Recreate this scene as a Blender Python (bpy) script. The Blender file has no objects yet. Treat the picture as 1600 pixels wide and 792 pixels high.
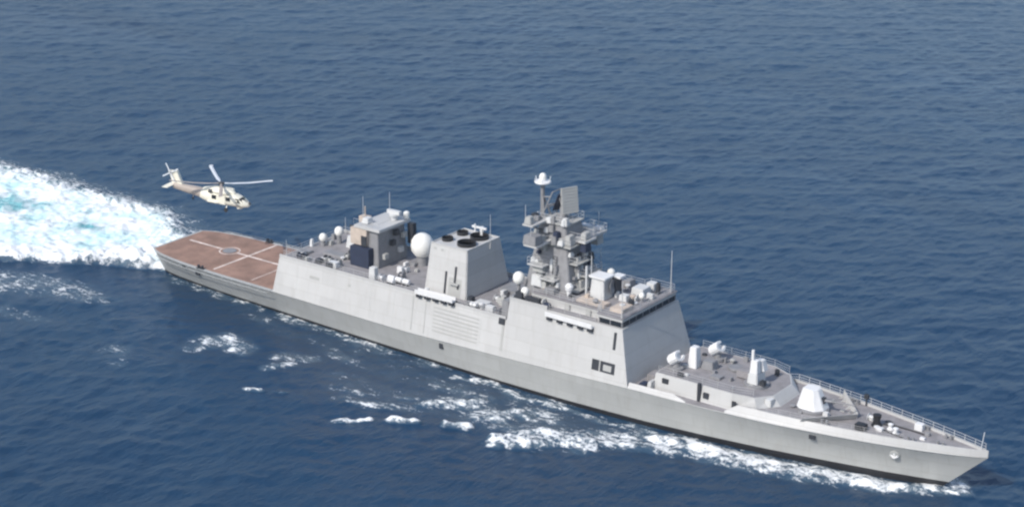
import bpy, bmesh, math, random
import numpy as np
from mathutils import Vector, Matrix

random.seed(7)
rng = np.random.default_rng(11)
S = bpy.context.scene
COL = S.collection
R = math.radians

# ------------------------------------------------------------------ camera
CAM = Vector((227.11, -213.64, 111.31))
yaw, pit, rol = R(126.5528), R(-19.5935), R(0.3117)
fw = Vector((math.cos(pit) * math.cos(yaw), math.cos(pit) * math.sin(yaw), math.sin(pit)))
rt = fw.cross(Vector((0, 0, 1))).normalized()
up = rt.cross(fw)
rt2 = rt * math.cos(rol) + up * math.sin(rol)
up2 = up * math.cos(rol) - rt * math.sin(rol)
cam = bpy.data.objects.new('camera', bpy.data.cameras.new('camera'))
COL.objects.link(cam)
m = Matrix((rt2, up2, -fw)).transposed().to_4x4()
m.translation = CAM
cam.matrix_world = m
cam.data.sensor_width = 36
cam.data.lens = 36 * 3079.2 / 1600
cam.data.clip_start = 1
cam.data.clip_end = 80000
S.camera = cam

# ------------------------------------------------------------------ light
SUN = Vector((-0.10, -0.72, 0.69)).normalized()          # towards the sun
el = math.asin(SUN.z)
az = math.atan2(SUN.x, SUN.y)
W = bpy.data.worlds.new('World')
S.world = W
W.use_nodes = True
nt = W.node_tree
bg = nt.nodes['Background']
sky = nt.nodes.new('ShaderNodeTexSky')
sky.sky_type = 'NISHITA'
sky.sun_disc = False
sky.sun_elevation = el
sky.sun_rotation = az
sky.air_density = 1.0
sky.dust_density = 1.6
sky.ozone_density = 1.6
nt.links.new(sky.outputs[0], bg.inputs[0])
bg.inputs[1].default_value = 0.15
sl = bpy.data.lights.new('sun', 'SUN')
sl.energy = 3.1
sl.angle = R(0.5)
sl.color = (1.0, 0.955, 0.89)
so = bpy.data.objects.new('sun', sl)
COL.objects.link(so)
so.rotation_euler = SUN.to_track_quat('Z', 'Y').to_euler()
so.location = (0, 0, 200)
S.view_settings.view_transform = 'Standard'
S.view_settings.look = 'None'
S.view_settings.gamma = 1
S.view_settings.exposure = 0.32
S.render.engine = 'CYCLES'
S.cycles.use_denoising = True
S.cycles.filter_width = 2.4
S.cycles.max_bounces = 5


# ------------------------------------------------------------------ materials
def mat(name, col, rough=0.6, var=0.12, scale=0.6, streak=0.0, metal=0.0, spec=0.4, bump=0.0, dirt=None, plates=False):
    """painted surface: base colour broken by two noises, optional vertical streaks of rust and salt"""
    M = bpy.data.materials.new(name)
    M.use_nodes = True
    N, L = M.node_tree.nodes, M.node_tree.links
    b = N['Principled BSDF']
    b.inputs['Roughness'].default_value = rough
    b.inputs['Metallic'].default_value = metal
    b.inputs['Specular IOR Level'].default_value = spec
    geo = N.new('ShaderNodeNewGeometry')
    n1 = N.new('ShaderNodeTexNoise'); n1.inputs['Scale'].default_value = scale
    n1.inputs['Detail'].default_value = 6; n1.inputs['Roughness'].default_value = 0.62
    L.new(geo.outputs['Position'], n1.inputs['Vector'])
    r1 = N.new('ShaderNodeMapRange')
    r1.inputs[1].default_value = 0.3; r1.inputs[2].default_value = 0.7
    r1.inputs[3].default_value = 1 - var; r1.inputs[4].default_value = 1 + var
    L.new(n1.outputs[0], r1.inputs[0])
    mul = N.new('ShaderNodeVectorMath'); mul.operation = 'SCALE'
    mul.inputs[0].default_value = col
    L.new(r1.outputs[0], mul.inputs['Scale'])
    out = mul.outputs[0]
    if streak:
        mp = N.new('ShaderNodeMapping'); mp.inputs['Scale'].default_value = (1.5, 1.5, 0.09)
        L.new(geo.outputs['Position'], mp.inputs['Vector'])
        n2 = N.new('ShaderNodeTexNoise'); n2.inputs['Scale'].default_value = 1.0; n2.inputs['Detail'].default_value = 5
        L.new(mp.outputs[0], n2.inputs['Vector'])
        r2 = N.new('ShaderNodeMapRange'); r2.inputs[1].default_value = 0.52; r2.inputs[2].default_value = 0.78
        r2.inputs[3].default_value = 0; r2.inputs[4].default_value = streak
        L.new(n2.outputs[0], r2.inputs[0])
        mx = N.new('ShaderNodeMix'); mx.data_type = 'RGBA'
        L.new(r2.outputs[0], mx.inputs['Factor']); L.new(out, mx.inputs['A'])
        mx.inputs['B'].default_value = (*(dirt or (col[0] * .62, col[1] * .55, col[2] * .47)), 1)
        out = mx.outputs['Result']
    if plates:
        sp = N.new('ShaderNodeSeparateXYZ'); L.new(geo.outputs['Position'], sp.inputs[0])
        cb = N.new('ShaderNodeCombineXYZ'); L.new(sp.outputs[0], cb.inputs[0]); L.new(sp.outputs[2], cb.inputs[1])
        bk = N.new('ShaderNodeTexBrick'); L.new(cb.outputs[0], bk.inputs['Vector'])
        bk.inputs['Color1'].default_value = (.95, .95, .95, 1); bk.inputs['Color2'].default_value = (1.03, 1.03, 1.03, 1); bk.inputs['Mortar'].default_value = (.84, .83, .81, 1)
        bk.inputs['Scale'].default_value = 1; bk.inputs['Mortar Size'].default_value = .035; bk.inputs['Mortar Smooth'].default_value = .4
        bk.inputs['Brick Width'].default_value = 5.2; bk.inputs['Row Height'].default_value = 1.9
        m2 = N.new('ShaderNodeMix'); m2.data_type = 'RGBA'; m2.blend_type = 'MULTIPLY'; m2.inputs['Factor'].default_value = 1
        L.new(out, m2.inputs['A']); L.new(bk.outputs['Color'], m2.inputs['B']); out = m2.outputs['Result']
    L.new(out, b.inputs['Base Color'])
    if bump:
        n3 = N.new('ShaderNodeTexNoise'); n3.inputs['Scale'].default_value = 0.9; n3.inputs['Detail'].default_value = 3
        L.new(geo.outputs['Position'], n3.inputs['Vector'])
        bp = N.new('ShaderNodeBump'); bp.inputs['Strength'].default_value = bump; bp.inputs['Distance'].default_value = 0.12
        L.new(n3.outputs[0], bp.inputs['Height']); L.new(bp.outputs[0], b.inputs['Normal'])
    return M


M = dict(
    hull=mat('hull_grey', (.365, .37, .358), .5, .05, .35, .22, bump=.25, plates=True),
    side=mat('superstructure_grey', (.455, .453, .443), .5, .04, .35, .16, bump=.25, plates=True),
    mast=mat('mast_grey', (.215, .215, .222), .55, .14, 1.2, .2),
    deck=mat('deck_paint', (.23, .22, .225), .8, .2, .7),
    fdeck=mat('flight_deck_paint', (.25, .155, .117), .85, .3, .4),
    mark=mat('deck_marking_paint', (.60, .51, .46), .8, .45, .8),
    black=mat('black_paint', (.018, .018, .02), .5, .2, .6),
    dark=mat('dark_recess', (.03, .033, .04), .6, .2, 1),
    navy=mat('navy_paint_and_bay_shade', (.02, .028, .055), .7, .2, 1),  # navy paint, also the painted shadow of the tower's open bay
    glass=mat('bridge_glass', (.012, .016, .022), .08, .1, 1, spec=.6),
    white=mat('white_paint', (.66, .66, .655), .4, .04, 1, .1),
    dome=mat('radome_white', (.72, .71, .67), .45, .05, .8, .1),
    rail=mat('rail_grey', (.42, .42, .42), .5, .05, 1),
    tan=mat('tan_canvas', (.45, .38, .32), .8, .15, 1),
    gun=mat('gun_housing_grey', (.54, .545, .54), .45, .05, .8, .15),
    vent=mat('louvre_grey', (.36, .36, .345), .6, .08, .5),
    heli=mat('helicopter_skin', (.72, .69, .58), .5, .05, .8, .0),
    helid=mat('tail_skin_and_blade_shade', (.36, .31, .27), .55, .1, .8),  # brown tail paint; on two rotor blades it stands for shade
    blade=mat('rotor_blade_grey', (.60, .62, .64), .35, .05, 1),
    bladed=mat('rotor_hub_dark', (.06, .06, .06), .5, .1, 1),
    tyre=mat('tyre_rubber', (.02, .02, .02), .8, .1, 1),
)

# ------------------------------------------------------------------ mesh helpers
ORG = {}


class MB:
    def __init__(s): s.v = []; s.f = []

    def add(s, vs, fs):
        o = len(s.v); s.v += [tuple(map(float, p)) for p in vs]; s.f += [tuple(i + o for i in f) for f in fs]; return s

    def box(s, x0, x1, y0, y1, z0, z1): return s.frus((x0, x1, y0, y1), (x0, x1, y0, y1), z0, z1)

    def frus(s, b, t, z0, z1):
        vs = [(b[0], b[2], z0), (b[1], b[2], z0), (b[1], b[3], z0), (b[0], b[3], z0),
              (t[0], t[2], z1), (t[1], t[2], z1), (t[1], t[3], z1), (t[0], t[3], z1)]
        return s.add(vs, [(3, 2, 1, 0), (4, 5, 6, 7), (0, 1, 5, 4), (1, 2, 6, 5), (2, 3, 7, 6), (3, 0, 4, 7)])

    def prism(s, poly, z0, z1, top=None):
        """plan polygon (counter-clockwise) extruded; z may be callables of x"""
        n = len(poly); top = top or poly
        Z0 = z0 if callable(z0) else (lambda x: z0); Z1 = z1 if callable(z1) else (lambda x: z1)
        vs = [(x, y, Z0(x)) for x, y in poly] + [(x, y, Z1(x)) for x, y in top]
        fs = [tuple(range(n - 1, -1, -1)), tuple(range(n, 2 * n))]
        fs += [(i, (i + 1) % n, n + (i + 1) % n, n + i) for i in range(n)]
        return s.add(vs, fs)

    def rings(s, rs, cap=True, closed=True):
        n = len(rs[0]); vs = [p for r in rs for p in r]; fs = []
        for k in range(len(rs) - 1):
            for i in range(n if closed else n - 1):
                j = (i + 1) % n
                fs.append((k * n + i, k * n + j, (k + 1) * n + j, (k + 1) * n + i))
        if cap and closed:
            fs.append(tuple(range(n - 1, -1, -1))); fs.append(tuple(range((len(rs) - 1) * n, len(rs) * n)))
        return s.add(vs, fs)

    def tube(s, a, b, r, r2=None, n=8):
        a = Vector(a); b = Vector(b); r2 = r if r2 is None else r2
        d = (b - a).normalized(); u = d.orthogonal().normalized(); w = d.cross(u)
        ring = lambda c, q: [c + (u * math.cos(t) + w * math.sin(t)) * q for t in [2 * math.pi * i / n for i in range(n)]]
        return s.rings([ring(a, r), ring(b, r2)])

    def path(s, pts, r, n=6):
        for a, b in zip(pts[:-1], pts[1:]): s.tube(a, b, r, n=n)
        return s

    def lathe(s, c, prof, n=20, axis=(0, 0, 1)):
        """prof: list of (radius, height along axis)"""
        c = Vector(c); d = Vector(axis).normalized(); u = d.orthogonal().normalized(); w = d.cross(u)
        rs = [[c + d * h + (u * math.cos(t) + w * math.sin(t)) * max(r, 1e-3) for t in [2 * math.pi * i / n for i in range(n)]] for r, h in prof]
        return s.rings(rs)

    def ball(s, c, r, n=20, k=12, z=1.0):
        return s.lathe(c, [(r * math.sin(math.pi * i / k), -r * z * math.cos(math.pi * i / k)) for i in range(k + 1)], n)

    def quadbox(s, c, X, Y, Z, hx, hy, hz):
        """oriented box"""
        c, X, Y, Z = Vector(c), Vector(X).normalized(), Vector(Y).normalized(), Vector(Z).normalized()
        vs = [c + X * (hx * i) + Y * (hy * j) + Z * (hz * k) for k in (-1, 1) for i, j in ((-1, -1), (1, -1), (1, 1), (-1, 1))]
        return s.add(vs, [(3, 2, 1, 0), (4, 5, 6, 7), (0, 1, 5, 4), (1, 2, 6, 5), (2, 3, 7, 6), (3, 0, 4, 7)])

    def build(s, name, material, parent=None, smooth=False, bevel=0.0, label=None, keep=False):
        v = np.array(s.v)
        o0 = Vector(((v[:, 0].min() + v[:, 0].max()) / 2, (v[:, 1].min() + v[:, 1].max()) / 2, v[:, 2].min()))
        me = bpy.data.meshes.new(name)
        me.from_pydata([tuple(Vector(p) - o0) for p in s.v], [], s.f)
        bm = bmesh.new(); bm.from_mesh(me)
        if bevel:
            bmesh.ops.remove_doubles(bm, verts=bm.verts, dist=1e-4)
            bmesh.ops.recalc_face_normals(bm, faces=bm.faces)
            ed = [e for e in bm.edges if len(e.link_faces) == 2 and e.calc_face_angle(0) > R(35)]
            bmesh.ops.bevel(bm, geom=ed, offset=bevel, segments=2, affect='EDGES', clamp_overlap=True)
        elif not keep:
            bmesh.ops.recalc_face_normals(bm, faces=bm.faces)
        bm.to_mesh(me); bm.free()
        if smooth:
            for p in me.polygons: p.use_smooth = True
            me.set_sharp_from_angle(angle=R(38))
        me.materials.append(material)
        o = bpy.data.objects.new(name, me)
        COL.objects.link(o)
        if parent is not None:
            o.parent = parent; o.location = o0 - ORG[parent]
        else:
            o.location = o0
        ORG[o] = o0
        if label: o['label'] = label
        return o


def thing(name, label, cat, loc):
    o = bpy.data.objects.new(name, None)
    COL.objects.link(o)
    o.location = loc; o.empty_display_size = 2
    o['label'] = label; o['category'] = cat
    ORG[o] = Vector(loc)
    return o


def lerp(x, tab):
    xs = [t[0] for t in tab]
    return float(np.interp(x, xs, [t[1] for t in tab]))


# ------------------------------------------------------------------ ship form
KN = [(0, 5.4), (1, 6.1), (3, 6.9), (6, 7.5), (10, 8.0), (18, 8.35), (30, 8.42), (53, 8.42), (72, 8.45), (85, 8.4), (94, 8.25), (100, 8.0),
      (107, 7.5), (115, 6.65), (123, 5.3), (129, 4.0), (133, 3.0), (137, 1.85), (140, .95), (142.5, .08)]
KZ = [(0, 4.3), (30, 4.35), (56, 4.2), (72, 4.6), (85, 5.0), (94, 5.3), (115, 5.3), (129, 5.4), (137, 5.5), (142.5, 5.75)]
WL = [(0, 3.6), (2, 4.3), (6, 4.9), (15, 5.7), (25, 6.1), (38, 6.7), (53, 7.2), (72, 7.65), (85, 7.6), (96, 7.2), (105, 6.4), (114, 5.2),
      (122, 3.8), (129, 2.35), (133, 1.2), (136.6, .05)]
BOTTOM = [(0, 2.2), (20, 3.6), (50, 5.8), (80, 5.8), (100, 4.0), (120, 1.6), (134.6, .05)]


def kz(x): return lerp(x, KZ)
def kn(x): return lerp(x, KN)


XN = 90
us = [i / XN for i in range(XN + 1)]


def hull_row(z, tab_lo, tab_hi, zl, zh, xe_lo, xe_hi, xs_lo, xs_hi):
    pass


def hull_point(u, s):
    """u along the ship 0 stern..1 stem, s 0 knuckle, 1 waterline, 2 turn of bilge"""
    uu = u
    xk, xw, xb = uu * 142.5, 1.2 + uu * (136.6 - 1.2), 3 + uu * (134.6 - 3)
    pk = Vector((xk, kn(xk), kz(xk)))
    pw = Vector((xw, lerp(xw, WL), 0))
    pb = Vector((xb, lerp(xb, BOTTOM), -3.2))
    if s <= 1:
        p = pk.lerp(pw, s)
        fl = math.sin(s * math.pi) * 0.45 * max(0, min(1, (u - .6) / .25))   # concave flare forward
        p.y = max(.02, p.y - fl * min(1, p.y / 2))
        return p
    return pw.lerp(pb, s - 1)


def side(lv, sgn, off=0.0):
    rows = []
    for s in lv:
        rows.append([Vector((p.x, (p.y + off) * sgn, p.z)) for p in (hull_point(u, s) for u in us)])
    return rows


ship = thing('warship', 'long pale grey naval frigate with brown flight deck steaming through blue sea', 'warship', (71, 0, 0))

h = MB()
LV = [0, .12, .25, .4, .55, .7, .85, 1, 1.5, 2]
rs_s, rs_p = side(LV, -1), side(LV, 1)
h.rings(rs_s, closed=False); h.rings(rs_p, closed=False)
nl = len(LV)
for k in range(nl - 1):                                         # transom
    h.add([rs_s[k][0], rs_p[k][0], rs_p[k + 1][0], rs_s[k + 1][0]], [(0, 1, 2, 3)])
for i in range(XN):                                             # flat of bottom
    h.add([rs_s[-1][i], rs_s[-1][i + 1], rs_p[-1][i + 1], rs_p[-1][i]], [(0, 1, 2, 3)])
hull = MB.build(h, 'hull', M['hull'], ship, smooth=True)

bt = MB()


def zrow(zt, sgn, off):
    out = []
    for u in us:
        a, b = hull_point(u, .5), hull_point(u, 1)
        if zt >= 0:
            lo, hi = 0.0, 1.0
            for _ in range(24):
                mid = (lo + hi) / 2
                if hull_point(u, mid).z > zt: lo = mid
                else: hi = mid
            p = hull_point(u, lo)
        else:
            p = hull_point(u, 1 + (-zt) / 3.2)
        out.append(Vector((p.x + (off if u == 1 else 0), (p.y + off) * sgn, p.z)))
    return out


def bz(u): return .5 + .5 * max(0, min(1, (u - .55) / .35))


def zrow_var(sgn, off):
    out = []
    for u in us:
        zt = bz(u); lo, hi = 0.0, 1.0
        for _ in range(24):
            mid = (lo + hi) / 2
            if hull_point(u, mid).z > zt: lo = mid
            else: hi = mid
        p = hull_point(u, lo)
        out.append(Vector((p.x, (p.y + off) * sgn, p.z)))
    return out


for sg in (-1, 1):
    bt.rings([zrow_var(sg, .0), zrow_var(sg, .03), zrow(0, sg, .03), zrow(-1.5, sg, .03)], closed=False)
bt.build('boot_topping', M['black'], hull, smooth=True, label='black painted band along the waterline')

# hull fittings
for sg in (-1, 1):
    a = MB(); a.lathe((131.2, sg * 2.75, 3.9), [(.6, -.12), (.7, .0), (.65, .06), (.4, .09)], 16, axis=(.25, sg, -.35))
    ar = a.build('anchor_recess', M['hull'], hull)
    c = Vector((131.2, sg * 2.86, 3.85))
    a = MB(); a.tube(c + Vector((0, 0, -.25)), c + Vector((0, 0, .45)), .13)
    a.tube(c + Vector((-.5, 0, .05)), c + Vector((0, 0, -.32)), .16, .13); a.tube(c + Vector((.5, 0, .05)), c + Vector((0, 0, -.32)), .16, .13)
    a.build('anchor', M['white'], hull, label='pale anchor housed in the bow')
    for x, z, w, hh in ((120.8, 4.4, .45, .3), (62.2, 3.5, .35, .5), (12.2, 3.3, .5, .45), (9.3, 3.75, .35, .3)):
        y = sg * (hull_point(x / 142.5, (kz(x) - z) / kz(x)).y)
        a = MB(); a.quadbox((x, y, z), (1, 0, 0), (0, 1, .35 * sg), (0, 0, 1), w, .09, hh)
        a.build('hull_scuttle', M['dark'], hull, label='small dark opening in the hull side')


def rubbing(x0, x1):
    pts_s = [(x, -(kn(x) + .02), kz(x) - .02) for x in np.linspace(x0, x1, 40)]
    pts_p = [(x, (kn(x) + .02), kz(x) - .02) for x in np.linspace(x0, x1, 40)]
    b = MB(); b.path(pts_s, .07, 5); b.path(pts_p, .07, 5); return b


rubbing(2, 141.5).build('rubbing_strake', M['hull'], hull, smooth=True)


def deck_sheet(x0, x1, inset, z, n=40, xs=None):
    xs = xs or list(np.linspace(x0, x1, n))
    Z = z if callable(z) else (lambda x: z)
    b = MB(); top = []
    L_ = [(x, -max(.01, kn(x) - inset(x)), Z(x)) for x in xs]; P_ = [(x, max(.01, kn(x) - inset(x)), Z(x)) for x in xs]
    b.rings([L_, P_], closed=False)
    lo = lambda q: [(x, y, zz - .08) for x, y, zz in q]
    b.rings([lo(L_), L_], closed=False); b.rings([P_, lo(P_)], closed=False); b.rings([lo(P_), lo(L_)], closed=False)
    return b


# ---- flight deck
deck_sheet(0, 29.4, lambda x: 0.0, lambda x: kz(x) + .01).build('quarterdeck', M['hull'], ship, label='grey deck edge round the flight deck')
fd = deck_sheet(.5, 29.2, lambda x: .55 - .25 * max(0, 1 - x / 10), lambda x: kz(x) + .035).build('flight_deck', M['fdeck'], ship, label='brown flight deck with pale worn lines')
FZ = 4.345
mk = MB()


def stripe(a, b, w):
    a, b = Vector((*a, 0)), Vector((*b, 0)); d = (b - a).normalized(); n = Vector((-d.y, d.x, 0)) * w / 2
    q = [a + n, b + n, b - n, a - n]
    z = lambda x: kz(x) + .039
    mk.add([(p.x, p.y, z(p.x)) for p in q], [(3, 2, 1, 0)])


stripe((2.0, 0.9), (9.3, 0.9), .42); stripe((12.9, 0.9), (28.6, 0.9), .42)
stripe((15.2, -6.9), (15.2, 0.68), .42); stripe((15.2, 1.12), (15.2, 7.6), .42)
stripe((23.4, -6.9), (23.4, 0.68), .2); stripe((23.4, 1.12), (23.4, 7.6), .2)
mk.build('deck_line', M['mark'], fd, label='pale worn landing line painted on the brown deck')
ringm = MB()
for r0, cx, cy in ((1.75, 11.1, .9),):
    n = 48; w = .26 if r0 > 3 else .22; zz = .041 if r0 > 3 else .043
    A = [(cx + r0 * math.cos(2 * math.pi * i / n), cy + r0 * math.sin(2 * math.pi * i / n)) for i in range(n)]
    B = [(cx + (r0 - w) * math.cos(2 * math.pi * i / n), cy + (r0 - w) * math.sin(2 * math.pi * i / n)) for i in range(n)]
    ringm.rings([[(x, y, kz(x) + zz) for x, y in A], [(x, y, kz(x) + zz) for x, y in B]], cap=False)
ringm.build('landing_circle', M['mark'], fd, label='pale landing circle painted on the brown deck')
g = MB(); g.lathe((11.1, .9, FZ + .02), [(1.15, 0), (1.15, .05), (.9, .07)], 20); g.build('landing_grid', M['mast'], fd, label='dark round landing grid set in the brown deck')
# safety nets of the flight deck
for sg in (-1, 1):
    nm = MB()
    P0 = [(x, sg * (kn(x) + .02), kz(x) + .02) for x in np.linspace(3, 28.8, 14)]
    P1 = [(x, sg * (kn(x) + .85), kz(x) - .12) for x in np.linspace(3, 28.8, 14)]
    nm.path(P1, .05, 5)
    for a, b in zip(P0, P1): nm.tube(a, b, .045, n=5)
    nm.build('safety_net_frame', M['hull'], ship)
for sg in (-1, 1):
    b = MB(); b.tube((12.9, sg * 7.9, FZ), (12.9, sg * 7.9, FZ + .55), .22); b.tube((13.7, sg * 7.9, FZ), (13.7, sg * 7.9, FZ + .55), .22)
    b.box(12.6, 14, sg * 7.9 - .3, sg * 7.9 + .3, FZ, FZ + .12); b.build('bollard', M['dark'], ship, label='dark twin mooring bollard at the flight deck edge')

# ---- superstructure: aft block (hangar + midship), forward block
AZ, BZ = 9.8, 12.9                # decks
def tw(x): return lerp(x, [(29, 7.45), (73, 7.45), (94, 7.0)])    # half width of the top edge


def block(xs_bot, xs_top, ztop, wtop, base=.0):
    """tumblehome block following the knuckle line; xs_bot / xs_top of equal length"""
    L_b = [(x, -kn(x), kz(x)) for x in xs_bot]; L_t = [(x, -wtop(x), ztop(x)) for x in xs_top]
    P_b = [(x, kn(x), kz(x)) for x in xs_bot]; P_t = [(x, wtop(x), ztop(x)) for x in xs_top]
    b = MB()
    b.rings([L_b, L_t], closed=False); b.rings([L_t, P_t], closed=False); b.rings([P_t, P_b], closed=False); b.rings([P_b, L_b], closed=False)
    b.add([L_b[0], L_t[0], P_t[0], P_b[0]], [(0, 1, 2, 3)]); b.add([L_b[-1], L_t[-1], P_t[-1], P_b[-1]], [(3, 2, 1, 0)])
    return b


n = 24
xb = list(np.linspace(29.3, 73.6, n)); xt = list(np.linspace(30.1, 73.6, n))
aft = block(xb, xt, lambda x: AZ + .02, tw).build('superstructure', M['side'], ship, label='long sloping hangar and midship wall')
xb = list(np.linspace(73.2, 94.3, 14)); xt = list(np.linspace(73.9, 92.5, 14))
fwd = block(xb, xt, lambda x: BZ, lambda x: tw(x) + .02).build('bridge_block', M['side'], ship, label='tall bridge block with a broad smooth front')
# deck sheets on both, with a low rim left outside
b = MB(); b.prism([(30.3, -7.2), (73.1, -7.2), (73.1, 7.2), (30.3, 7.2)], AZ + .024, AZ + .06)
b.build('upper_deck', M['deck'], ship)
b = MB(); b.prism([(74.2, -7.15), (92.2, -6.8), (92.2, 6.8), (74.2, 7.15)], BZ + .004, BZ + .04)
b.build('bridge_deck', M['deck'], ship)
# low coaming on deck edges
for sg in (-1, 1):
    b = MB(); b.prism(([(30.1, sg * 7.44), (73.2, sg * 7.44), (73.2, sg * 7.30), (30.1, sg * 7.30)])[::1 if sg < 0 else -1], AZ + .022, AZ + .5)
    b.build('coaming', M['side'], aft)
    b = MB(); b.prism(([(73.9, sg * 7.44), (80.2, sg * 7.3), (80.2, sg * 7.15), (73.9, sg * 7.28)])[::1 if sg < 0 else -1], BZ + .002, BZ + .55)
    b.build('coaming', M['side'], fwd)
b = MB(); b.box(73.95, 74.1, -7.2, 7.2, BZ + .005, BZ + .5); b.build('coaming', M['side'], fwd)
# hangar doors on the aft face
for y0, y1 in ((-6.6, -.4), (.4, 6.6)):
    b = MB()
    for k in range(8):
        z0 = 4.7 + k * .52; x = 29.3 + (z0 - 4.35) / 5.45 * .8
        b.box(x - .07, x + .05, y0, y1, z0, z0 + .47)
    b.build('hangar_door', M['vent'], aft, label='ribbed roller door of the helicopter hangar')


def side_xyz(x, z, sg=-1, ztop=AZ, out=.0):
    """point on the sloping superstructure side"""
    t = (z - kz(x)) / (ztop - kz(x)); return (x, sg * (kn(x) + (tw(x) - kn(x)) * t + out), z)


def side_panel(x0, x1, z0, z1, out0, out1, sg=-1, ztop=AZ):
    b = MB(); q = [(x0, z0), (x1, z0), (x1, z1), (x0, z1)]
    A = [side_xyz(x, z, sg, ztop, out0) for x, z in q]; B = [side_xyz(x, z, sg, ztop, out1) for x, z in q]
    b.rings([A, B]); return b


for sg in (-1, 1):
    # air intake louvres: six long slats
    fr = side_panel(60.2, 69.0, 5.15, 9.25, -.1, .025, sg); lp = fr.build('intake_louvre', M['side'], aft)
    for k in range(7):
        z = 5.4 + k * .56
        side_panel(60.5, 68.7, z, z + .2, .0, .07, sg).build('louvre_slat', M['vent'], aft)
    for x in (56.6,):
        side_panel(x - .1, x + .1, 4.6, 9.75, -.05, .03, sg).build('panel_seam', M['vent'], aft)
    side_panel(58.9, 59.05, 4.6, 9.75, -.05, .025, sg).build('panel_seam', M['vent'], aft)
    b = side_panel(72.75, 73.12, 5.4, 9.3, -.05, .05, sg); b.build('panel_seam', M['vent'], aft)
    side_panel(72.1, 73.15, 9.1, 9.95, -.05, .12, sg).build('side_door', M['dark'], aft, label='dark recess at the step of the side wall')
    side_panel(36.5, 38.4, 7.9, 8.35, -.05, .03, sg).build('side_vent', M['vent'], aft)
    side_panel(44.1, 44.6, 8.3, 8.7, -.05, .03, sg).build('side_vent', M['vent'], aft)
    for xx in (34, 48.5, 53):
        side_panel(xx, xx + .05, 4.5, 9.7, -.05, .02, sg).build('panel_seam', M['side'], aft)
    # decoy launcher niche below the bridge
    nb = side_panel(88.3, 92.0, 6.5, 8.0, -.1, .03, sg, BZ).build('wall_opening', M['dark'], fwd, label='dark rectangular opening in the wall below the bridge')
    side_panel(90.2, 91.5, 6.8, 7.6, .0, .12, sg, BZ).build('hatch_cover', M['vent'], nb)
    side_panel(89.5, 89.7, 6.5, 8.0, .0, .09, sg, BZ).build('opening_post', M['vent'], nb)
    side_panel(91.3, 91.75, 9.9, 12.3, -.05, .03, sg, BZ).build('side_window', M['dark'], fwd, label='narrow dark upright slot under the bridge windows')


# ---- wheelhouse
def wheel_poly(d):
    st = [(76.4, -5.7 - d), (87.9, -5.7 - d), (88.2, -6.75 - d), (92.25 + d, -6.75 - d)]
    return st + [(x, -y) for x, y in st[::-1]]


wp = wheel_poly(0)
b = MB(); b.prism(wp, BZ + .02, 12.95); b.prism(wp, 13.74, 14.2)
b.prism([(x if x < 90 else x - .12, y * .975) for x, y in wp], 12.94, 13.75)
wh = b.build('wheelhouse', M['side'], ship)
b = MB(); b.prism(wheel_poly(.16), 14.2, 14.32); roof = b.build('roof', M['deck'], wh)
b = MB(); b.prism([(92.1, -6.6), (92.2, -6.6), (92.2, 6.6), (92.1, 6.6)], 12.96, 13.73)
b.prism([(88.5, -6.69), (92.1, -6.69), (92.1, -6.6), (88.5, -6.6)], 12.96, 13.73)
b.prism([(88.5, 6.6), (92.1, 6.6), (92.1, 6.69), (88.5, 6.69)], 12.96, 13.73)
b.build('bridge_window', M['glass'], wh, label='band of dark bridge windows round the wheelhouse')
for y in np.linspace(-6.6, 6.6, 9): b = MB(); b.box(92.15, 92.26, y - .045, y + .045, 12.9, 13.72); b.build('window_post', M['mast'], wh)
for x in (88.5, 90.3, 92.15):
    for sg in (-1, 1): b = MB(); b.box(x - .06, x + .06, sg * 6.72 - .05, sg * 6.72 + .05, 12.98, 13.72); b.build('window_post', M['mast'], wh)
b = MB(); b.box(92.3, 92.55, -6.9, 6.9, 12.8, 12.89); b.build('wind_deflector', M['side'], wh)
for x in (78.5, 82.5, 86):
    b = MB(); b.box(x - .4, x + .4, -5.79, -5.72, BZ + .06, 13.95)
    b.build('wheelhouse_door', M['vent'], wh, bevel=.03)


# ---- railings
def railing(pts, hgt=1.05, gap=2.0, name='guard_rail', parent=ship, r=.028, material=None):
    b = MB(); pts = [Vector(p) for p in pts]
    up_ = Vector((0, 0, 1))
    for lv in (hgt, hgt * .62, hgt * .3): b.path([p + up_ * lv for p in pts], r, 5)
    for a, c in zip(pts[:-1], pts[1:]):
        k = max(1, int((c - a).length / gap))
        for i in range(k + (1 if c is pts[-1] else 0)):
            q = a.lerp(c, i / k); b.tube(q, q + up_ * hgt, r * 1.3, n=5)
    return b.build(name, material or M['rail'], parent)


railing([(30.5, -7.0, AZ), (73, -7.0, AZ)]); railing([(30.5, 7.0, AZ), (73, 7.0, AZ)]); railing([(30.5, -7, AZ), (30.5, 7, AZ)])
railing([(76.6, -5.6, 14.3), (87.8, -5.6, 14.3), (88.2, -6.6, 14.3), (92.1, -6.6, 14.3), (92.1, 6.6, 14.3), (88.2, 6.6, 14.3), (87.8, 5.6, 14.3), (76.6, 5.6, 14.3)], 1.0)
railing([(80.4, -7.1, BZ), (88, -6.9, BZ)], 1.0)

# ---- foredeck
STRAKE_IN = [(94, .45), (108, .9), (114, .85), (123, .5), (131, .25), (142.5, .03)]
STRAKE_TOP = [(94, 6.0), (101, 5.95), (103.2, 5.4), (108.6, 5.4), (110.2, 6.35), (130, 6.4), (142.5, 6.65)]
def sin_(x): return lerp(x, STRAKE_IN)
def stop(x): return lerp(x, STRAKE_TOP)


def fdz(x): return lerp(x, [(93, 5.32), (110, 5.36), (112.5, 6.05), (130, 6.05), (142.5, 6.3)])


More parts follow.
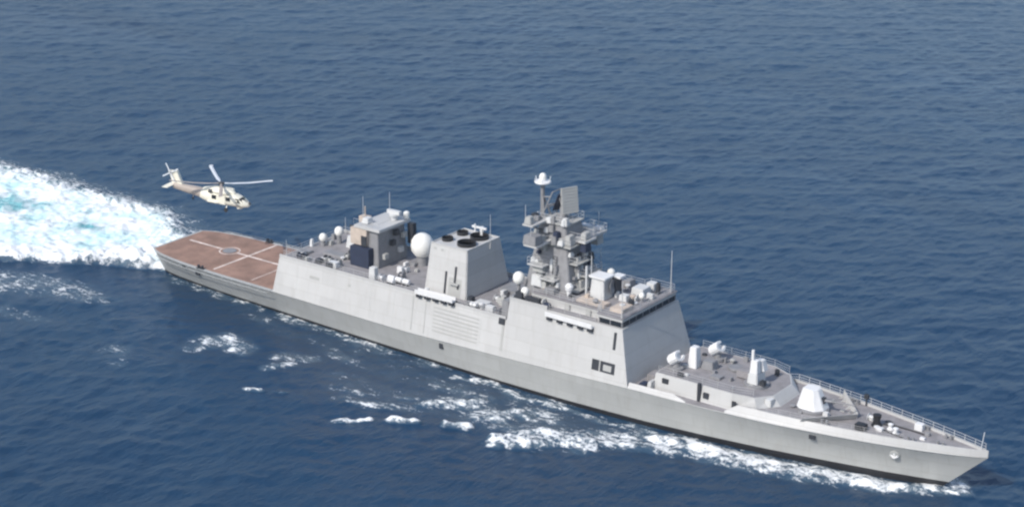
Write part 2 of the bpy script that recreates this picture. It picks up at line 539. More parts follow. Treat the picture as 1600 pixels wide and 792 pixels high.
for sg in (-1, 1):
    for x0, x1 in ((94.32, 103.1), (108.8, 142.45)):
        xs = list(np.linspace(x0, x1, 50))
        A = [(x, sg * kn(x), kz(x) + .0) for x in xs]
        B = [(x, sg * max(.02, kn(x) - sin_(x) * min(1, (stop(x) - kz(x)))), stop(x)) for x in xs]
        C = [(x, sg * max(.01, abs(y) - .14), z) for x, y, z in B]
        D = [(x, sg * max(.01, abs(y) - .2), kz(x) + .02) for x, y, z in B]
        b = MB(); b.rings([A, B, C, D], closed=False)
        b.build('bulwark', M['side'], ship, smooth=False, label='pale sloping bulwark strip along the bow' if x0 > 100 else None)
deck_sheet(94.25, 142.3, lambda x: sin_(x) + .03 if x > 109 else .12, fdz, xs=list(np.linspace(94.25, 142.3, 60))).build('foredeck', M['deck'], ship)
pr = [(x, (kn(x) - sin_(x) - .12), fdz(x) + .2) for x in np.linspace(111, 142, 20)]
railing(pr, 1.0, 1.6, r=.034); railing([(x, -y, z) for x, y, z in pr[:14]], .8, 2.2, r=.02)

# fore deckhouse
FHZ = 7.55
fp = [(97, -6.3), (109, -6.2), (112.5, -5.2), (114.6, -2.6), (114.6, 2.6), (112.5, 5.2), (109, 6.2), (97, 6.3)]
ft = [(97.3, -5.9), (109, -5.8), (111.9, -4.9), (113.4, -2.5), (113.4, 2.5), (111.9, 4.9), (109, 5.8), (97.3, 5.9)]
b = MB(); b.prism(fp, fdz, lambda x: FHZ - .35 * max(0, (x - 109)) / 4.4, ft)
fh = b.build('fore_deckhouse', M['side'], ship)
b = MB(); b.prism([(x * .985 + 1.56, y * .96) for x, y in ft], FHZ - .4, lambda x: FHZ + .03 - .35 * max(0, (x - 109)) / 4.4)
b.build('deckhouse_roof', M['deck'], fh)
for x, z, w, hh in ((98.9, 6.75, .5, .36), (105.3, 6.35, .42, .42), (109.6, 6.15, .3, .55)):
    for sg in (-1, 1):
        yy = 6.3 - .4 * (z - 5.35) / 2.2
        b = MB(); b.box(x - w, x + w, sg * yy - .12, sg * yy + .1, z - hh, z + hh)
        b.build('deckhouse_door' if hh > .5 else 'deckhouse_port', M['dark'], fh, bevel=.04, label='small dark opening in the low deckhouse wall')
b = MB(); b.box(104.1, 104.5, -6.42, -6.0, 5.4, 7.9); b.build('vertical_trunk', M['dark'], fh, label='dark upright pipe on the low deckhouse wall')
b = MB(); b.box(95.6, 96.6, -7.4, -6.2, 5.36, 6.1); b.build('deck_locker', M['navy'], ship, bevel=.05, label='dark locker at the foot of the bridge front')
b = MB(); b.box(95.0, 96.2, -4.5, -2.5, 5.36, 6.3); b.build('deck_locker', M['deck'], ship, bevel=.05)
b = MB(); b.frus((96.6, 97.3, -7.2, -5.9), (96.8, 97.3, -7.0, -5.9), 5.36, 6.5); b.build('deck_locker', M['side'], ship, bevel=.04, label='pale locker beside the low deckhouse')
railing([(97.6, -5.7, FHZ), (109, -5.6, FHZ), (111.7, -4.8, FHZ)], 1, 2, r=.022); railing([(97.6, 5.7, FHZ), (109, 5.6, FHZ), (111.7, 4.8, FHZ)], 1, 2, r=.022)


# rocket launchers
def rocket(x, y, z):
    b = MB(); b.lathe((x, y, z), [(1.0, 0), (.95, .35), (.55, .45), (.5, 1.0)], 16)
    o = b.build('rocket_launcher', M['mast'], ship, smooth=True, label='white twelve barrel rocket launcher ahead of the bridge')
    b = MB()
    d = Vector((.80, 0, .60)); s_ = Vector((0, 1, 0)); u_ = d.cross(s_) * -1
    for k in range(12):
        a = math.pi * (k + .5) / 12 * 1.6 + .3
        c = Vector((x - .3, y, z + 1.55)) + s_ * (math.cos(a) * .85) + u_ * (math.sin(a) * .6)
        b.tube(c - d * .6, c + d * .95, .19, n=8)
    b.build('launcher_tube', M['white'], o, smooth=True)
    b = MB(); b.quadbox((x - .3, y, z + 1.5), d, s_, u_, .55, .62, .42); b.build('tube_cradle', M['white'], o)


rocket(98.9, -3.3, FHZ + .02); rocket(101.6, 2.9, FHZ + .02)
b = MB(); b.frus((99.7, 101.1, -1.9, -.4), (99.9, 100.9, -1.7, -.6), FHZ, FHZ + 3.0)
b.build('ventilation_trunk', M['white'], ship, bevel=.08, label='tall white trunk between the two rocket launchers')
b = MB(); b.frus((101.4, 103.3, -1.2, .6), (101.6, 103.1, -1.0, .4), FHZ, FHZ + 1.2); b.build('equipment_box', M['mast'], ship, bevel=.06)
b = MB(); b.lathe((105.2, 1.8, FHZ), [(1.1, 0), (1.1, .25), (.9, .3)], 18); b.build('deck_hatch', M['mast'], ship)
b = MB(); b.box(104.0, 105.6, -3.2, -2.0, FHZ, FHZ + .35); b.build('deck_hatch', M['mast'], ship, bevel=.05)

# missile launcher: pedestal, yoke, raised arm with rail
LX, LY = 109.9, -.9
b = MB(); b.lathe((LX, LY, FHZ - .4), [(1.7, 0), (1.7, .55), (1.35, .6)], 24); ml = b.build('missile_launcher', M['mast'], ship, smooth=True, label='single arm missile launcher on a round base ahead of the bridge')
b = MB()
b.frus((LX - .8, LX + .75, LY - 1.2, LY + 1.2), (LX - .75, LX + .6, LY - 1.1, LY + 1.1), FHZ + .2, FHZ + 1.7); b.build('launcher_turret', M['gun'], ml, bevel=.1)
b = MB(); b.frus((LX - .6, LX + .55, LY - 1.0, LY + .1), (LX - .5, LX + .45, LY - .9, LY + .05), FHZ + 1.7, FHZ + 3.5); b.build('launcher_arm', M['white'], ml, bevel=.06)
b = MB(); b.box(LX - .55, LX - .2, LY - .75, LY - .45, FHZ + 3.5, FHZ + 4.9); b.build('launcher_rail', M['white'], ml, bevel=.04)
b = MB(); b.frus((LX - .5, LX + .9, LY + .25, LY + 1.5), (LX - .4, LX + .5, LY + .3, LY + 1.3), FHZ + 1.7, FHZ + 3.2); b.build('blast_shield', M['white'], ml, bevel=.08)
b = MB(); b.box(LX + .95, LX + 1.6, LY - .9, LY - .2, FHZ + .2, FHZ + .9); b.build('drive_housing', M['dark'], ml, bevel=.05)
b = MB(); b.box(106.6, 108.4, -.6, 1.2, FHZ, FHZ + 1.0); b.build('equipment_box', M['deck'], ship, bevel=.06)
b = MB(); b.box(112.9, 113.8, -3.9, -2.8, 6.05, 7.1); b.build('equipment_box', M['gun'], ship, bevel=.06)

# gun: faceted stealth turret
GX, GY, GZ = 118.4, -.7, 6.06
b = MB(); b.lathe((GX, GY, GZ), [(2.1, 0), (2.1, .3), (1.9, .38)], 28); gt = b.build('naval_gun', M['mast'], ship, smooth=True, label='white faceted gun turret on the foredeck')
b = MB()
lowp = [(-1.9, -1.2), (-1.2, -1.75), (1.0, -1.75), (1.9, -.8), (1.9, .8), (1.0, 1.75), (-1.2, 1.75), (-1.9, 1.2)]
hip = [(-1.35, -.7), (-.9, -1.05), (.25, -1.05), (.7, -.45), (.7, .45), (.25, 1.05), (-.9, 1.05), (-1.35, .7)]
b.prism([(GX + x, GY + y) for x, y in lowp], GZ + .39, GZ + 3.0, [(GX + x, GY + y) for x, y in hip])
b.build('gun_housing', M['white'], gt, bevel=.07)
b = MB(); b.box(GX + .9, GX + 1.6, GY - .3, GY + .3, GZ + 1.2, GZ + 2.0); b.build('barrel_port', M['dark'], gt)
b = MB(); b.lathe((GX + 1.2, GY, GZ + 1.6), [(.2, 0), (.2, 1.4), (.11, 1.5), (.09, 4.3), (.13, 4.35), (.13, 4.7), (.05, 4.7)], 12, axis=(1, 0, .1)); b.build('gun_barrel', M['mast'], gt, smooth=True)

# breakwater: V of two plates
for nm_, a, c in (('breakwater_wing', (119.0, -5.4), (124.3, -.1)), ('breakwater_wing', (124.3, .1), (119.6, 5.3))):
    a, c = Vector((*a, 6.05)), Vector((*c, 6.05)); d = (c - a).normalized(); nn = Vector((-d.y, d.x, 0))
    if nn.x < 0: nn = -nn
    ov = .7 if a.y < -1 else .12
    b = MB(); A = [a, c, c + Vector((0, 0, 1.0)) + nn * ov, a + Vector((0, 0, .8)) + nn * ov]
    b.rings([[p for p in A], [p - nn * .08 for p in A]])
    o = b.build(nm_, M['side'], ship)
    for t in np.linspace(.08, .92, 6):
        q = a.lerp(c, t) - nn * .1
        b = MB(); b.add([q, q - nn * .7, q + Vector((0, 0, .75)) + nn * .15, q + d * .07, q - nn * .7 + d * .07, q + Vector((0, 0, .75)) + nn * .15 + d * .07],
                        [(0, 1, 2), (5, 4, 3), (0, 3, 4, 1), (1, 4, 5, 2), (2, 5, 3, 0)]); b.build('bracket', M['side'], o)

# foredeck gear
def capstan(x, y, r, hgt, mt, lab):
    b = MB(); b.lathe((x, y, 6.06), [(r * 1.3, 0), (r * 1.3, .15), (r, .2), (r * .75, hgt * .5), (r, hgt * .85), (r, hgt), (r * .4, hgt + .1)], 16)
    return b.build('capstan', mt, ship, smooth=True, label=lab)


capstan(127.3, -.3, .55, 1.5, M['black'], 'black upright capstan on the foredeck')
b = MB(); b.box(125.6, 127.0, -3.2, -2.2, 6.06, 6.9); b.tube((126.3, -3.4, 6.5), (126.3, -2.0, 6.5), .35, n=12); b.build('anchor_winch', M['black'], ship, bevel=.05, label='dark anchor winch near the starboard rail')
b = MB(); b.path([(127.9, .4, 6.12), (129.4, .9, 6.12), (131.6, .8, 6.14), (134, .5, 6.16)], .12); b.build('anchor_chain', M['black'], ship, label='dark anchor chain running to the bow')
b = MB(); b.path([(127.7, -.9, 6.12), (130, -1.5, 6.12), (131.8, -1.9, 6.14)], .11); b.build('anchor_chain', M['black'], ship)
capstan(129.3, -.4, .35, .8, M['white'], 'small white capstan nearest the bow')
capstan(130.4, -1.2, .35, .8, M['white'], 'small white capstan nearest the starboard rail')
b = MB(); b.box(128.0, 128.8, -1.9, -1.2, 6.06, 6.5); b.build('deck_hatch', M['white'], ship, bevel=.04)
b = MB(); b.tube((123.4, 4.4, 6.1), (123.4, 4.4, 7.7), .1); b.box(123.1, 123.7, 4.2, 4.6, 7.1, 7.7); b.build('deck_light_post', M['dark'], ship)
for x in (121.5, 132.6, 136.2):
    for sg in (-1, 1):
        y = sg * (kn(x) - sin_(x) - .75)
        b = MB(); b.tube((x, y, 6.06), (x, y, 6.75), .18); b.tube((x + .7, y, 6.06), (x + .7, y, 6.75), .18); b.box(x - .3, x + 1, y - .25, y + .25, 6.06, 6.2)
        b.build('bollard', M['mast'], ship)
b = MB(); b.tube((141.4, 0, 6.3), (141.7, 0, 9.0), .05); b.build('jackstaff', M['white'], ship)
b = MB(); b.box(131.8, 132.9, 1.2, 2.1, 6.1, 7.0); b.build('deck_locker', M['white'], ship, bevel=.04)

# ---- funnel
F0, F1 = (56.6, 64.3, -5.1, 5.4), (57.0, 63.7, -4.0, 3.9)
FT = 16.9
b = MB(); b.frus(F0, F1, AZ + .05, FT); fu = b.build('funnel', M['side'], ship, bevel=.12)
b = MB(); b.box(57.4, 63.3, -3.6, 3.5, FT + .002, FT + .05); b.build('funnel_top', M['side'], fu)
b = MB()
for sg, (x0, x1, y0, y1) in enumerate(((57.05, 63.65, -3.95, -3.8), (57.05, 63.65, 3.7, 3.85), (57.05, 57.2, -3.8, 3.7), (63.5, 63.65, -3.8, 3.7))):
    b.box(x0, x1, y0, y1, FT + .003, FT + .16)
b.build('funnel_rim', M['side'], fu)
for x, y, r in ((58.35, -1.75, .85), (61.85, -1.75, 1.4), (61.5, 1.75, 1.4), (58.5, 1.6, .85)):
    b = MB(); b.lathe((x, y, FT + .05), [(r, 0), (r, .5), (r * .93, .5), (r * .93, -.02), (.02, -.02)], 24)
    b.build('exhaust_pipe', M['black'], fu, smooth=True, label='black round exhaust mouth on the funnel top')
b = MB(); b.tube((59.8, 2.9, FT), (59.8, 2.9, FT + 1.6), .12); b.tube((60.9, 3.1, FT), (60.9, 3.1, FT + 1.3), .3); b.box(59.2, 61.8, 2.9, 3.2, FT + 1.0, FT + 1.25)
b.build('exhaust_vent', M['white'], fu)
yf = lambda z: -5.1 + 1.1 * (z - AZ) / (FT - AZ)
def fpan(x0, x1, z0, z1, o1):
    q = MB(); q.rings([[(x0, yf(z0) + .1, z0), (x1, yf(z0) + .1, z0), (x1, yf(z1) + .1, z1), (x0, yf(z1) + .1, z1)],
                       [(x0, yf(z0) - o1, z0), (x1, yf(z0) - o1, z0), (x1, yf(z1) - o1, z1), (x0, yf(z1) - o1, z1)]]); return q
fpan(60.9, 63.2, AZ + .1, AZ + 2.9, .03).build('funnel_recess', M['vent'], fu)
fpan(60.2, 60.5, AZ + .4, AZ + 3.6, .12).build('funnel_ladder', M['dark'], fu, label='dark upright ladder on the funnel side')
fpan(61.9, 62.2, AZ + 2.0, AZ + 4.6, .14).build('funnel_ladder', M['dark'], fu)
fpan(61.2, 62.9, AZ + 2.05, AZ + 2.25, .5).build('funnel_platform', M['vent'], fu)
fpan(62.5, 62.8, AZ + 1.4, AZ + 2.0, .1).build('funnel_door', M['dark'], fu)
for x in (57.7, 59.0):
    fpan(x, x + .5, FT - .75, FT - .45, .03).build('funnel_vent', M['vent'], fu)


# ---- gangways along the side
def gangway(x0, x1, y, z, ang):
    b = MB(); d = Vector((x1 - x0, 0, ang)); c = Vector(((x0 + x1) / 2, y, z))
    b.quadbox(c, d, (0, 1, 0), (0, 0, 1), (x1 - x0) / 2, .42, .12)
    o = b.build('gangway', M['white'], ship, label='long white gangway stowed on brackets beside the funnel' if x0 < 70 else 'long white gangway stowed on brackets below the wheelhouse')
    b = MB(); b.quadbox(c + Vector((0, -.38, .33)), d, (0, 1, 0), (0, 0, 1), (x1 - x0) / 2, .04, .22); b.quadbox(c + Vector((0, .38, .33)), d, (0, 1, 0), (0, 0, 1), (x1 - x0) / 2, .04, .22); b.build('gangway_rail', M['white'], o)
    for t in (.08, .3, .52, .74, .95):
        q = Vector((x0 + (x1 - x0) * t, y, z - .13 + ang * (t - .5)))
        b = MB(); b.box(q.x - .4, q.x + .4, y - .36, y + .75, q.z - .5, q.z - .01)
        b.build('gangway_shade_bracket', M['dark'], o)  # dark support blocks, coloured as the shadow beneath the gangway


gangway(57.2, 64.1, -7.62, 10.45, .1); gangway(80.2, 88.0, -7.45, 12.3, -.1)


# ---- mast
b = MB()
b.frus((73.6, 81.8, -3.9, 4.1), (74.4, 80.2, -2.6, 2.8), BZ + .045, 19.2)
b.frus((74.4, 80.2, -2.6, 2.8), (74.8, 79.3, -1.8, 1.9), 19.2, 23.4)
ma = b.build('mast', M['mast'], ship, bevel=.1)


def slab(x0, x1, y0, y1, z, t=.22, name='mast_platform', mt=None, par=ma, rail=True):
    q = MB(); q.box(x0, x1, y0, y1, z, z + t)
    o = q.build(name, mt or M['side'], par, bevel=.03)
    if rail:
        q = MB(); P = [(x0 + .05, y0 + .05), (x1 - .05, y0 + .05), (x1 - .05, y1 - .05), (x0 + .05, y1 - .05), (x0 + .05, y0 + .05)]
        for hgt in (.5, 1.0): q.path([(x, y, z + t + hgt) for x, y in P], .03, 5)
        for (xa, ya), (xc, yc) in zip(P[:-1], P[1:]):
            k = max(1, int(max(abs(xc - xa), abs(yc - ya)) / 1.2))
            for i in range(k):
                x, y = xa + (xc - xa) * i / k, ya + (yc - ya) * i / k; q.tube((x, y, z + t), (x, y, z + t + 1.0), .035, n=5)
        q.build('platform_rail', M['rail'], o)
    return o


def strut(a, c, r=.1, mt=None, par=ma, name='mast_strut'):
    q = MB(); q.tube(a, c, r); return q.build(name, mt or M['mast'], par)


slab(74.0, 80.9, -2.9, 3.0, 20.6, mt=M['vent']); slab(74.5, 79.7, -2.1, 2.1, 23.42, mt=M['vent'])
# yards: port high, starboard low
slab(77.2, 80.2, 1.5, 7.2, 20.3, .35, 'yard_arm'); slab(75.4, 77.6, -6.4, -1.8, 21.0, .3, 'yard_arm', rail=False)
slab(79.4, 82.2, -1.2, 1.6, 21.2, .3, 'yard_arm'); slab(74.6, 76.4, -5.6, -1.4, 23.6, .25, 'yard_arm', rail=False)
for a, c in (((78.6, 2.2, 18.0), (78.6, 6.6, 20.3)), ((76.5, -1.9, 19.3), (76.5, -5.9, 21.0)), ((79.5, 0, 20), (81.8, 0, 22)), ((75.4, -1.4, 22), (75.4, -5.2, 23.6))): strut(a, c, .12)
def pod(x0, x1, y0, y1, z0, z1, mt, nm_='antenna_housing', par=ma, lab=None):
    q = MB(); q.frus((x0, x1, y0, y1), (x0 + .12, x1 - .12, y0 + .12, y1 - .12), z0, z1); return q.build(nm_, mt, par, bevel=.06, label=lab)
pod(75.3, 77.5, -6.5, -4.6, 21.35, 22.6, M['mast']); pod(75.6, 77.0, -4.3, -3.1, 21.32, 22.1, M['vent'])
pod(77.6, 79.8, 5.4, 7.0, 18.7, 20.27, M['vent']); pod(77.6, 79.4, 3.6, 5.0, 20.7, 21.9, M['gun']); pod(78.6, 79.9, 6.0, 7.1, 20.7, 21.2, M['white'])
pod(81.0, 82.1, -.9, .6, 19.8, 21.15, M['navy']); pod(80.9, 81.9, -.6, .9, 21.52, 22.5, M['vent'])
pod(74.8, 75.9, -5.5, -4.4, 23.9, 24.9, M['vent']); pod(74.8, 75.8, -3.5, -2.7, 23.9, 24.5, M['mast'])
pod(79.6, 80.6, -2.6, -1.1, 20.85, 22.3, M['vent']); pod(79.4, 80.4, 1.1, 2.4, 18.9, 20.2, M['dark'])
pod(74.4, 75.4, -2.8, -1.5, 20.85, 22.3, M['vent'])
for z0, z1, mt in ((14.6, 16.2, M['gun']), (16.6, 17.8, M['vent'])):
    yy = -3.9 + (z0 - BZ) / 6.3 * 1.1
    pod(75.2, 77.0, yy - .75, yy + .5, z0, z1, mt)
pod(77.4, 78.3, -3.1, -2.3, 16.6, 18.6, M['gun']); pod(81.0, 81.9, -1.6, 1.6, 14.4, 15.8, M['vent'])
# mast ladder and cable trunk on the starboard face
q = MB()
for dy in (-.3, .3): q.tube((78.6 + dy, -3.65, 14.4), (78.3 + dy, -2.85, 19.1), .05)
for k in range(12):
    t = k / 11; q.tube((78.3 - .3 * t, -3.65 + .8 * t, 14.4 + 4.7 * t), (78.9 - .3 * t, -3.65 + .8 * t, 14.4 + 4.7 * t), .03, n=5)
q.build('mast_ladder', M['dark'], ma)
# ledges, boxes and doors on the forward and starboard faces
def mface(z): return 81.8 - (z - BZ) / 6.3 * 1.4
for z_, y0, y1, dx in ((16.3, -1.2, 3.0, 1.3), (18.2, -2.4, 1.2, 1.1), (14.6, -3.2, -.4, 1.0)):
    slab(mface(z_) - .3, mface(z_) + dx, y0, y1, z_, .16, 'mast_ledge', mt=M['vent'])
for x_, z_, dy in ((76.0, 17.6, 1.5), (78.0, 15.9, 1.2)):
    w_ = 3.9 - (z_ - BZ) / 6.3 * 1.1; slab(x_ - 1.3, x_ + 1.4, -w_ - dy, -w_ + .3, z_, .16, 'mast_ledge')
mr = random.Random(3)
for k in range(22):
    z_ = mr.uniform(14.6, 19.3); y_ = mr.uniform(-2.4, 2.6); a_, b_ = mr.uniform(.2, .55), mr.uniform(.25, .7)
    pod(mface(z_) - .3, mface(z_) + mr.uniform(.15, .7), y_ - a_, y_ + a_, z_, z_ + b_ * 1.5, M[mr.choice(('vent', 'dark', 'gun', 'mast', 'gun', 'navy'))], 'mast_box')
for k in range(16):
    z_ = mr.uniform(14.5, 22.4); w_ = lerp(z_, [(12.9, 3.9), (19.2, 2.8), (23.2, 2.2)]); x_ = mr.uniform(75.4, 79.6); a_, b_ = mr.uniform(.2, .5), mr.uniform(.25, .7)
    pod(x_ - a_, x_ + a_, -w_ - mr.uniform(.15, .7), -w_ + .4, z_, z_ + b_ * 1.5, M[mr.choice(('vent', 'dark', 'gun', 'mast', 'navy'))], 'mast_box')
for y_ in (-1.9, -.9, .4, 1.5, 2.4):
    strut((mface(14.2) + .08, y_, 14.4), (mface(19) + .08, y_ * .75, 19), .06, M['vent'], name='cable_trunk')
for a, c in (((75.0, -2.0, 23.4), (76.4, -1.0, 27.6)), ((75.0, 2.0, 23.4), (76.4, 1.2, 27.6)), ((76.4, -1.0, 27.6), (76.4, 1.2, 27.6)), ((75.6, -1.6, 25.2), (75.6, 1.6, 25.2)), ((74.4, -.4, 26.4), (76.2, -1.0, 26.9)), ((74.4, -.4, 25), (75.8, 1.4, 25.4))):
    strut(a, c, .1, M['mast'], name='lattice_strut')
# rotating air search radar: two plates back to back
q = MB(); q.lathe((77.3, .2, 23.64), [(.8, 0), (.7, .6), (.4, .8), (.4, 1.6)], 16); q.build('radar_pedestal', M['mast'], ma, smooth=True)
rd = Vector((.80, -.38, .12)).normalized(); rs_ = Vector((0, 0, 1)).cross(rd).normalized(); ru = rd.cross(rs_)
c0 = Vector((78.3, .5, 26.4))
q = MB(); q.quadbox(c0, rs_, ru, rd, 1.3, 1.85, .13); pl = q.build('radar_panel', M['vent'], ma, bevel=.04, label='flat rectangular radar antenna on the mast top')
q = MB()
for i in range(9):
    q.quadbox(c0 + ru * (-1.75 + i * .4375) + rd * .15, rs_, ru, rd, 1.25, .03, .03)
q.build('panel_element', M['vent'], pl)
c1 = c0 - rd * 1.5 - ru * .3; rd2 = (-rd + Vector((0, 0, .7))).normalized(); ru2 = rd2.cross(rs_).normalized()
q = MB(); q.quadbox(c1, rs_, ru2, rd2, 1.5, 1.6, .1); q.build('radar_panel', M['navy'], ma, bevel=.04, label='dark tilted radar antenna behind the flat one')
for sx in (-1, 1):
    strut(c0 + rs_ * sx * 1.1 - ru * 1.6, c1 + rs_ * sx * 1.1 - ru2 * 1.0, .09); strut(c0 + rs_ * sx * 1.1 + ru * 1.5, c1 + rs_ * sx * 1.1 + ru2 * .9, .09)
strut((77.3, .2, 25.0), c0 - ru * .5 - rd * .1, .3)
# pole with ring dish and small dome
strut((74.3, -.4, 23.3), (74.3, -.4, 28.3), .3, name='mast_pole')
strut((75.2, -1.2, 23.3), (74.4, -.5, 26.5), .12); strut((75.2, .6, 23.3), (74.4, -.3, 26.5), .12)
q = MB(); q.lathe((74.3, -.4, 28.3), [(.25, 0), (1.1, .12), (1.2, .28), (1.1, .42), (.55, .5), (.55, .8)], 20); tp = q.build('antenna_ring', M['white'], ma, smooth=True, label='white round antenna on the very top of the mast')
q = MB(); q.lathe((74.3, -.4, 29.1), [(.5, 0), (.52, .28), (.42, .52), (.25, .7), (.02, .78)], 16); q.build('radome', M['dome'], tp, smooth=True)
for k in range(6):
    a = 2 * math.pi * k / 6; q = MB(); q.tube((74.3 + math.cos(a) * 1.05, -.4 + math.sin(a) * 1.05, 28.6), (74.3 + math.cos(a) * 1.2, -.4 + math.sin(a) * 1.2, 29.2), .05); q.build('antenna_element', M['white'], tp)
for x, y, z0, z1 in ((79, 6.8, 20.7, 23.2), (76.5, -6.2, 22.6, 25.0), (75, -5.4, 24.9, 26.6), (78.6, -2.0, 23.4, 26.6), (81.9, 1.3, 21.5, 24.0)):
    q = MB(); q.tube((x, y, z0), (x, y, z1), .05, .03, 6); q.build('whip_antenna', M['rail'], ma)


# ---- domes, boxes and directors
def dome(x, y, z, r, ped, lab=None, rp=None):
    q = MB(); q.lathe((x, y, z), [((rp or r * .55), 0), ((rp or r * .55) * .9, ped)], 14); o = q.build('satellite_dome', M['mast'], ship, smooth=True, label=lab)
    q = MB(); q.lathe((x, y, z + ped), [(r * .62, 0), (r * .95, r * .45), (r, r * .9), (r * .93, r * 1.35), (r * .7, r * 1.72), (r * .36, r * 1.94), (.02, 2 * r)], 22); q.build('radome', M['dome'], o, smooth=True)
    return o


dome(49.6, 3.1, AZ + .06, 1.75, 1.5, 'large white satellite dome between the aft tower and the funnel')
dome(73.2, -4.4, AZ + .06, .85, 4.6, 'white satellite dome beside the mast foot', .3)
dome(75.4, -5.9, BZ, .6, .7); dome(70.2, 4.6, AZ + .06, .6, 3.2, rp=.25); dome(71.5, 1.5, AZ + .06, .5, 3.4, rp=.22)
dome(32.0, .4, AZ + .06, .62, .8, 'small white dome at the aft end of the hangar roof'); dome(33.2, 2.8, AZ + .06, .72, 1.3, 'white dome on the hangar roof beside the gun mount')


def dbox(x0, x1, y0, y1, z0, z1, mt, nm_='equipment_box', lab=None, bev=.05, tap=.08):
    q = MB(); q.frus((x0, x1, y0, y1), (x0 + tap, x1 - tap, y0 + tap, y1 - tap), z0, z1); return q.build(nm_, mt, ship, bevel=bev, label=lab)


# forward director: column, housing, dish
b = MB(); b.frus((84.2, 86.6, -2.9, -.7), (84.4, 86.4, -2.7, -.9), 14.33, 17.4); di = b.build('radar_director', M['gun'], ship, bevel=.08, label='pale boxy fire control director on the wheelhouse roof')
b = MB(); b.box(84.1, 86.8, -3.0, -.6, 17.4, 17.65); b.build('director_cap', M['white'], di)
b = MB(); b.lathe((86.75, -1.6, 16.2), [(.3, 0), (.95, .35), (1.0, .4), (.85, .38), (.1, .12)], 20, axis=(1, .25, .1)); b.build('director_dish', M['mast'], di, smooth=True)
b = MB(); b.box(86.62, 87.2, -.9, .6, 15.0, 17.3); b.build('director_side', M['dark'], di)
b = MB(); b.box(86.4, 87.8, -.7, .7, 17.2, 17.5); b.build('director_cap', M['white'], di)
b = MB(); b.tube((83.6, -2.8, 14.33), (83.6, -2.8, 18.8), .16); b.tube((84.0, -2.2, 17.6), (84.0, -2.2, 20.2), .06); b.build('sensor_pole', M['gun'], ship)
b = MB(); b.lathe((81.7, -4.2, 14.33), [(.4, 0), (.35, .9), (.55, 1.0), (.6, 1.5), (.3, 1.9)], 14); b.build('searchlight', M['white'], ship, smooth=True)
dbox(81.4, 82.3, -4.6, -3.8, 13.4 + .95, 14.9, M['dark']); dbox(88.2, 90.2, 1.4, 3.6, 14.33, 15.5, M['gun'], lab='pale box in the middle of the wheelhouse roof')
dbox(88.8, 90.2, 4.2, 5.6, 14.33, 15.5, M['gun']); dbox(90.6, 91.2, 3.9, 4.5, 14.33, 16.0, M['dark']); dbox(88.0, 89.3, -1.4, -.2, 14.33, 15.2, M['gun'])
dbox(89.2, 91.4, -5.4, -2.6, 14.33, 14.9, M['tan'], lab='flat buff box near the wheelhouse roof edge'); dbox(83.5, 88.2, -5.2, -3.4, 14.33, 14.75, M['tan'])
dbox(79.2, 80.6, 3.6, 5.0, 14.33, 15.6, M['gun']); dbox(85.4, 86.6, 3.6, 5.2, 14.33, 15.3, M['mast']); dbox(78.0, 79.8, -5.2, -3.9, 14.33, 15.1, M['mast'])
dome(83.0, 4.2, 14.33, .6, .8); dome(90.8, .2, 14.33, .42, .5)
dbox(74.3, 75.6, -6.9, -5.4, BZ + .05, BZ + 1.3, M['dark']); dbox(76.0, 78.6, -7.0, -6.2, BZ + .05, BZ + 1.0, M['dark']); dbox(79.3, 80.3, -7.0, -6.3, BZ + .05, BZ + .8, M['navy'])
dbox(72.0, 73.3, -6.9, -4.9, AZ + .06, AZ + 2.6, M['mast']); dbox(71.2, 73.2, 2.0, 6.0, AZ + .06, AZ + 2.9, M['mast']); dbox(70.0, 72.2, -2.5, .5, AZ + .06, AZ + 1.5, M['mast'])
dbox(66.2, 68.5, -5.8, -4.2, AZ + .06, AZ + .7, M['gun']); dbox(68.8, 70.3, -6.6, -5.6, AZ + .06, AZ + .9, M['gun']); dbox(65.5, 69.5, 1.0, 4.5, AZ + .06, AZ + .5, M['mast'])
dbox(65.4, 66.1, -6.8, -6.0, AZ + .06, AZ + .8, M['mast'])
# aft tower: open bay with its shadow painted on as a navy box, roof slab, radar on top
b = MB(); b.frus((41.3, 45.7, -2.5, 4.4), (41.7, 45.3, -2.1, 4.0), AZ + .06, 15.6); at_ = b.build('aft_tower', M['mast'], ship, bevel=.08, label='grey tower with a roof slab on the hangar roof')
b = MB(); b.box(41.1, 46.1, -2.7, 4.7, 15.6, 16.05); b.build('roof_slab', M['side'], at_, bevel=.05)
b = MB(); b.box(40.9, 44.6, -3.5, -2.3, AZ + .07, 12.9); b.build('tower_bay', M['navy'], at_, bevel=.05, label='bay at the foot of the aft tower, its shadow painted navy')
b = MB(); b.box(40.4, 43.6, -2.75, -1.9, 13.0, 15.55); b.build('tower_bulge', M['tan'], at_, bevel=.06)
b = MB(); b.box(42.6, 43.6, -2.85, -2.7, 13.1, 14.6); b.build('tower_door', M['dark'], at_)
b = MB(); b.frus((41.6, 42.9, -1.6, -.2), (41.8, 42.8, -1.4, -.3), 16.1, 16.9); b.build('tower_radar', M['gun'], at_, bevel=.05)
b = MB(); b.lathe((44.6, 2.6, 16.1), [(.5, 0), (.45, .6), (.75, .7), (.75, 1.0)], 14); b.box(43.4, 45.8, 2.3, 2.9, 17.05, 17.6); b.build('tower_radar', M['gun'], at_)
b = MB(); b.lathe((45.6, 4.3, 16.1), [(.4, 0), (.5, .5), (.45, .95), (.1, 1.15)], 14); b.build('radome', M['dome'], at_, smooth=True)
b = MB(); b.box(45.8, 46.9, 4.2, 5.1, 12.2, 15.4); b.build('tower_bulge', M['dark'], at_, bevel=.06)
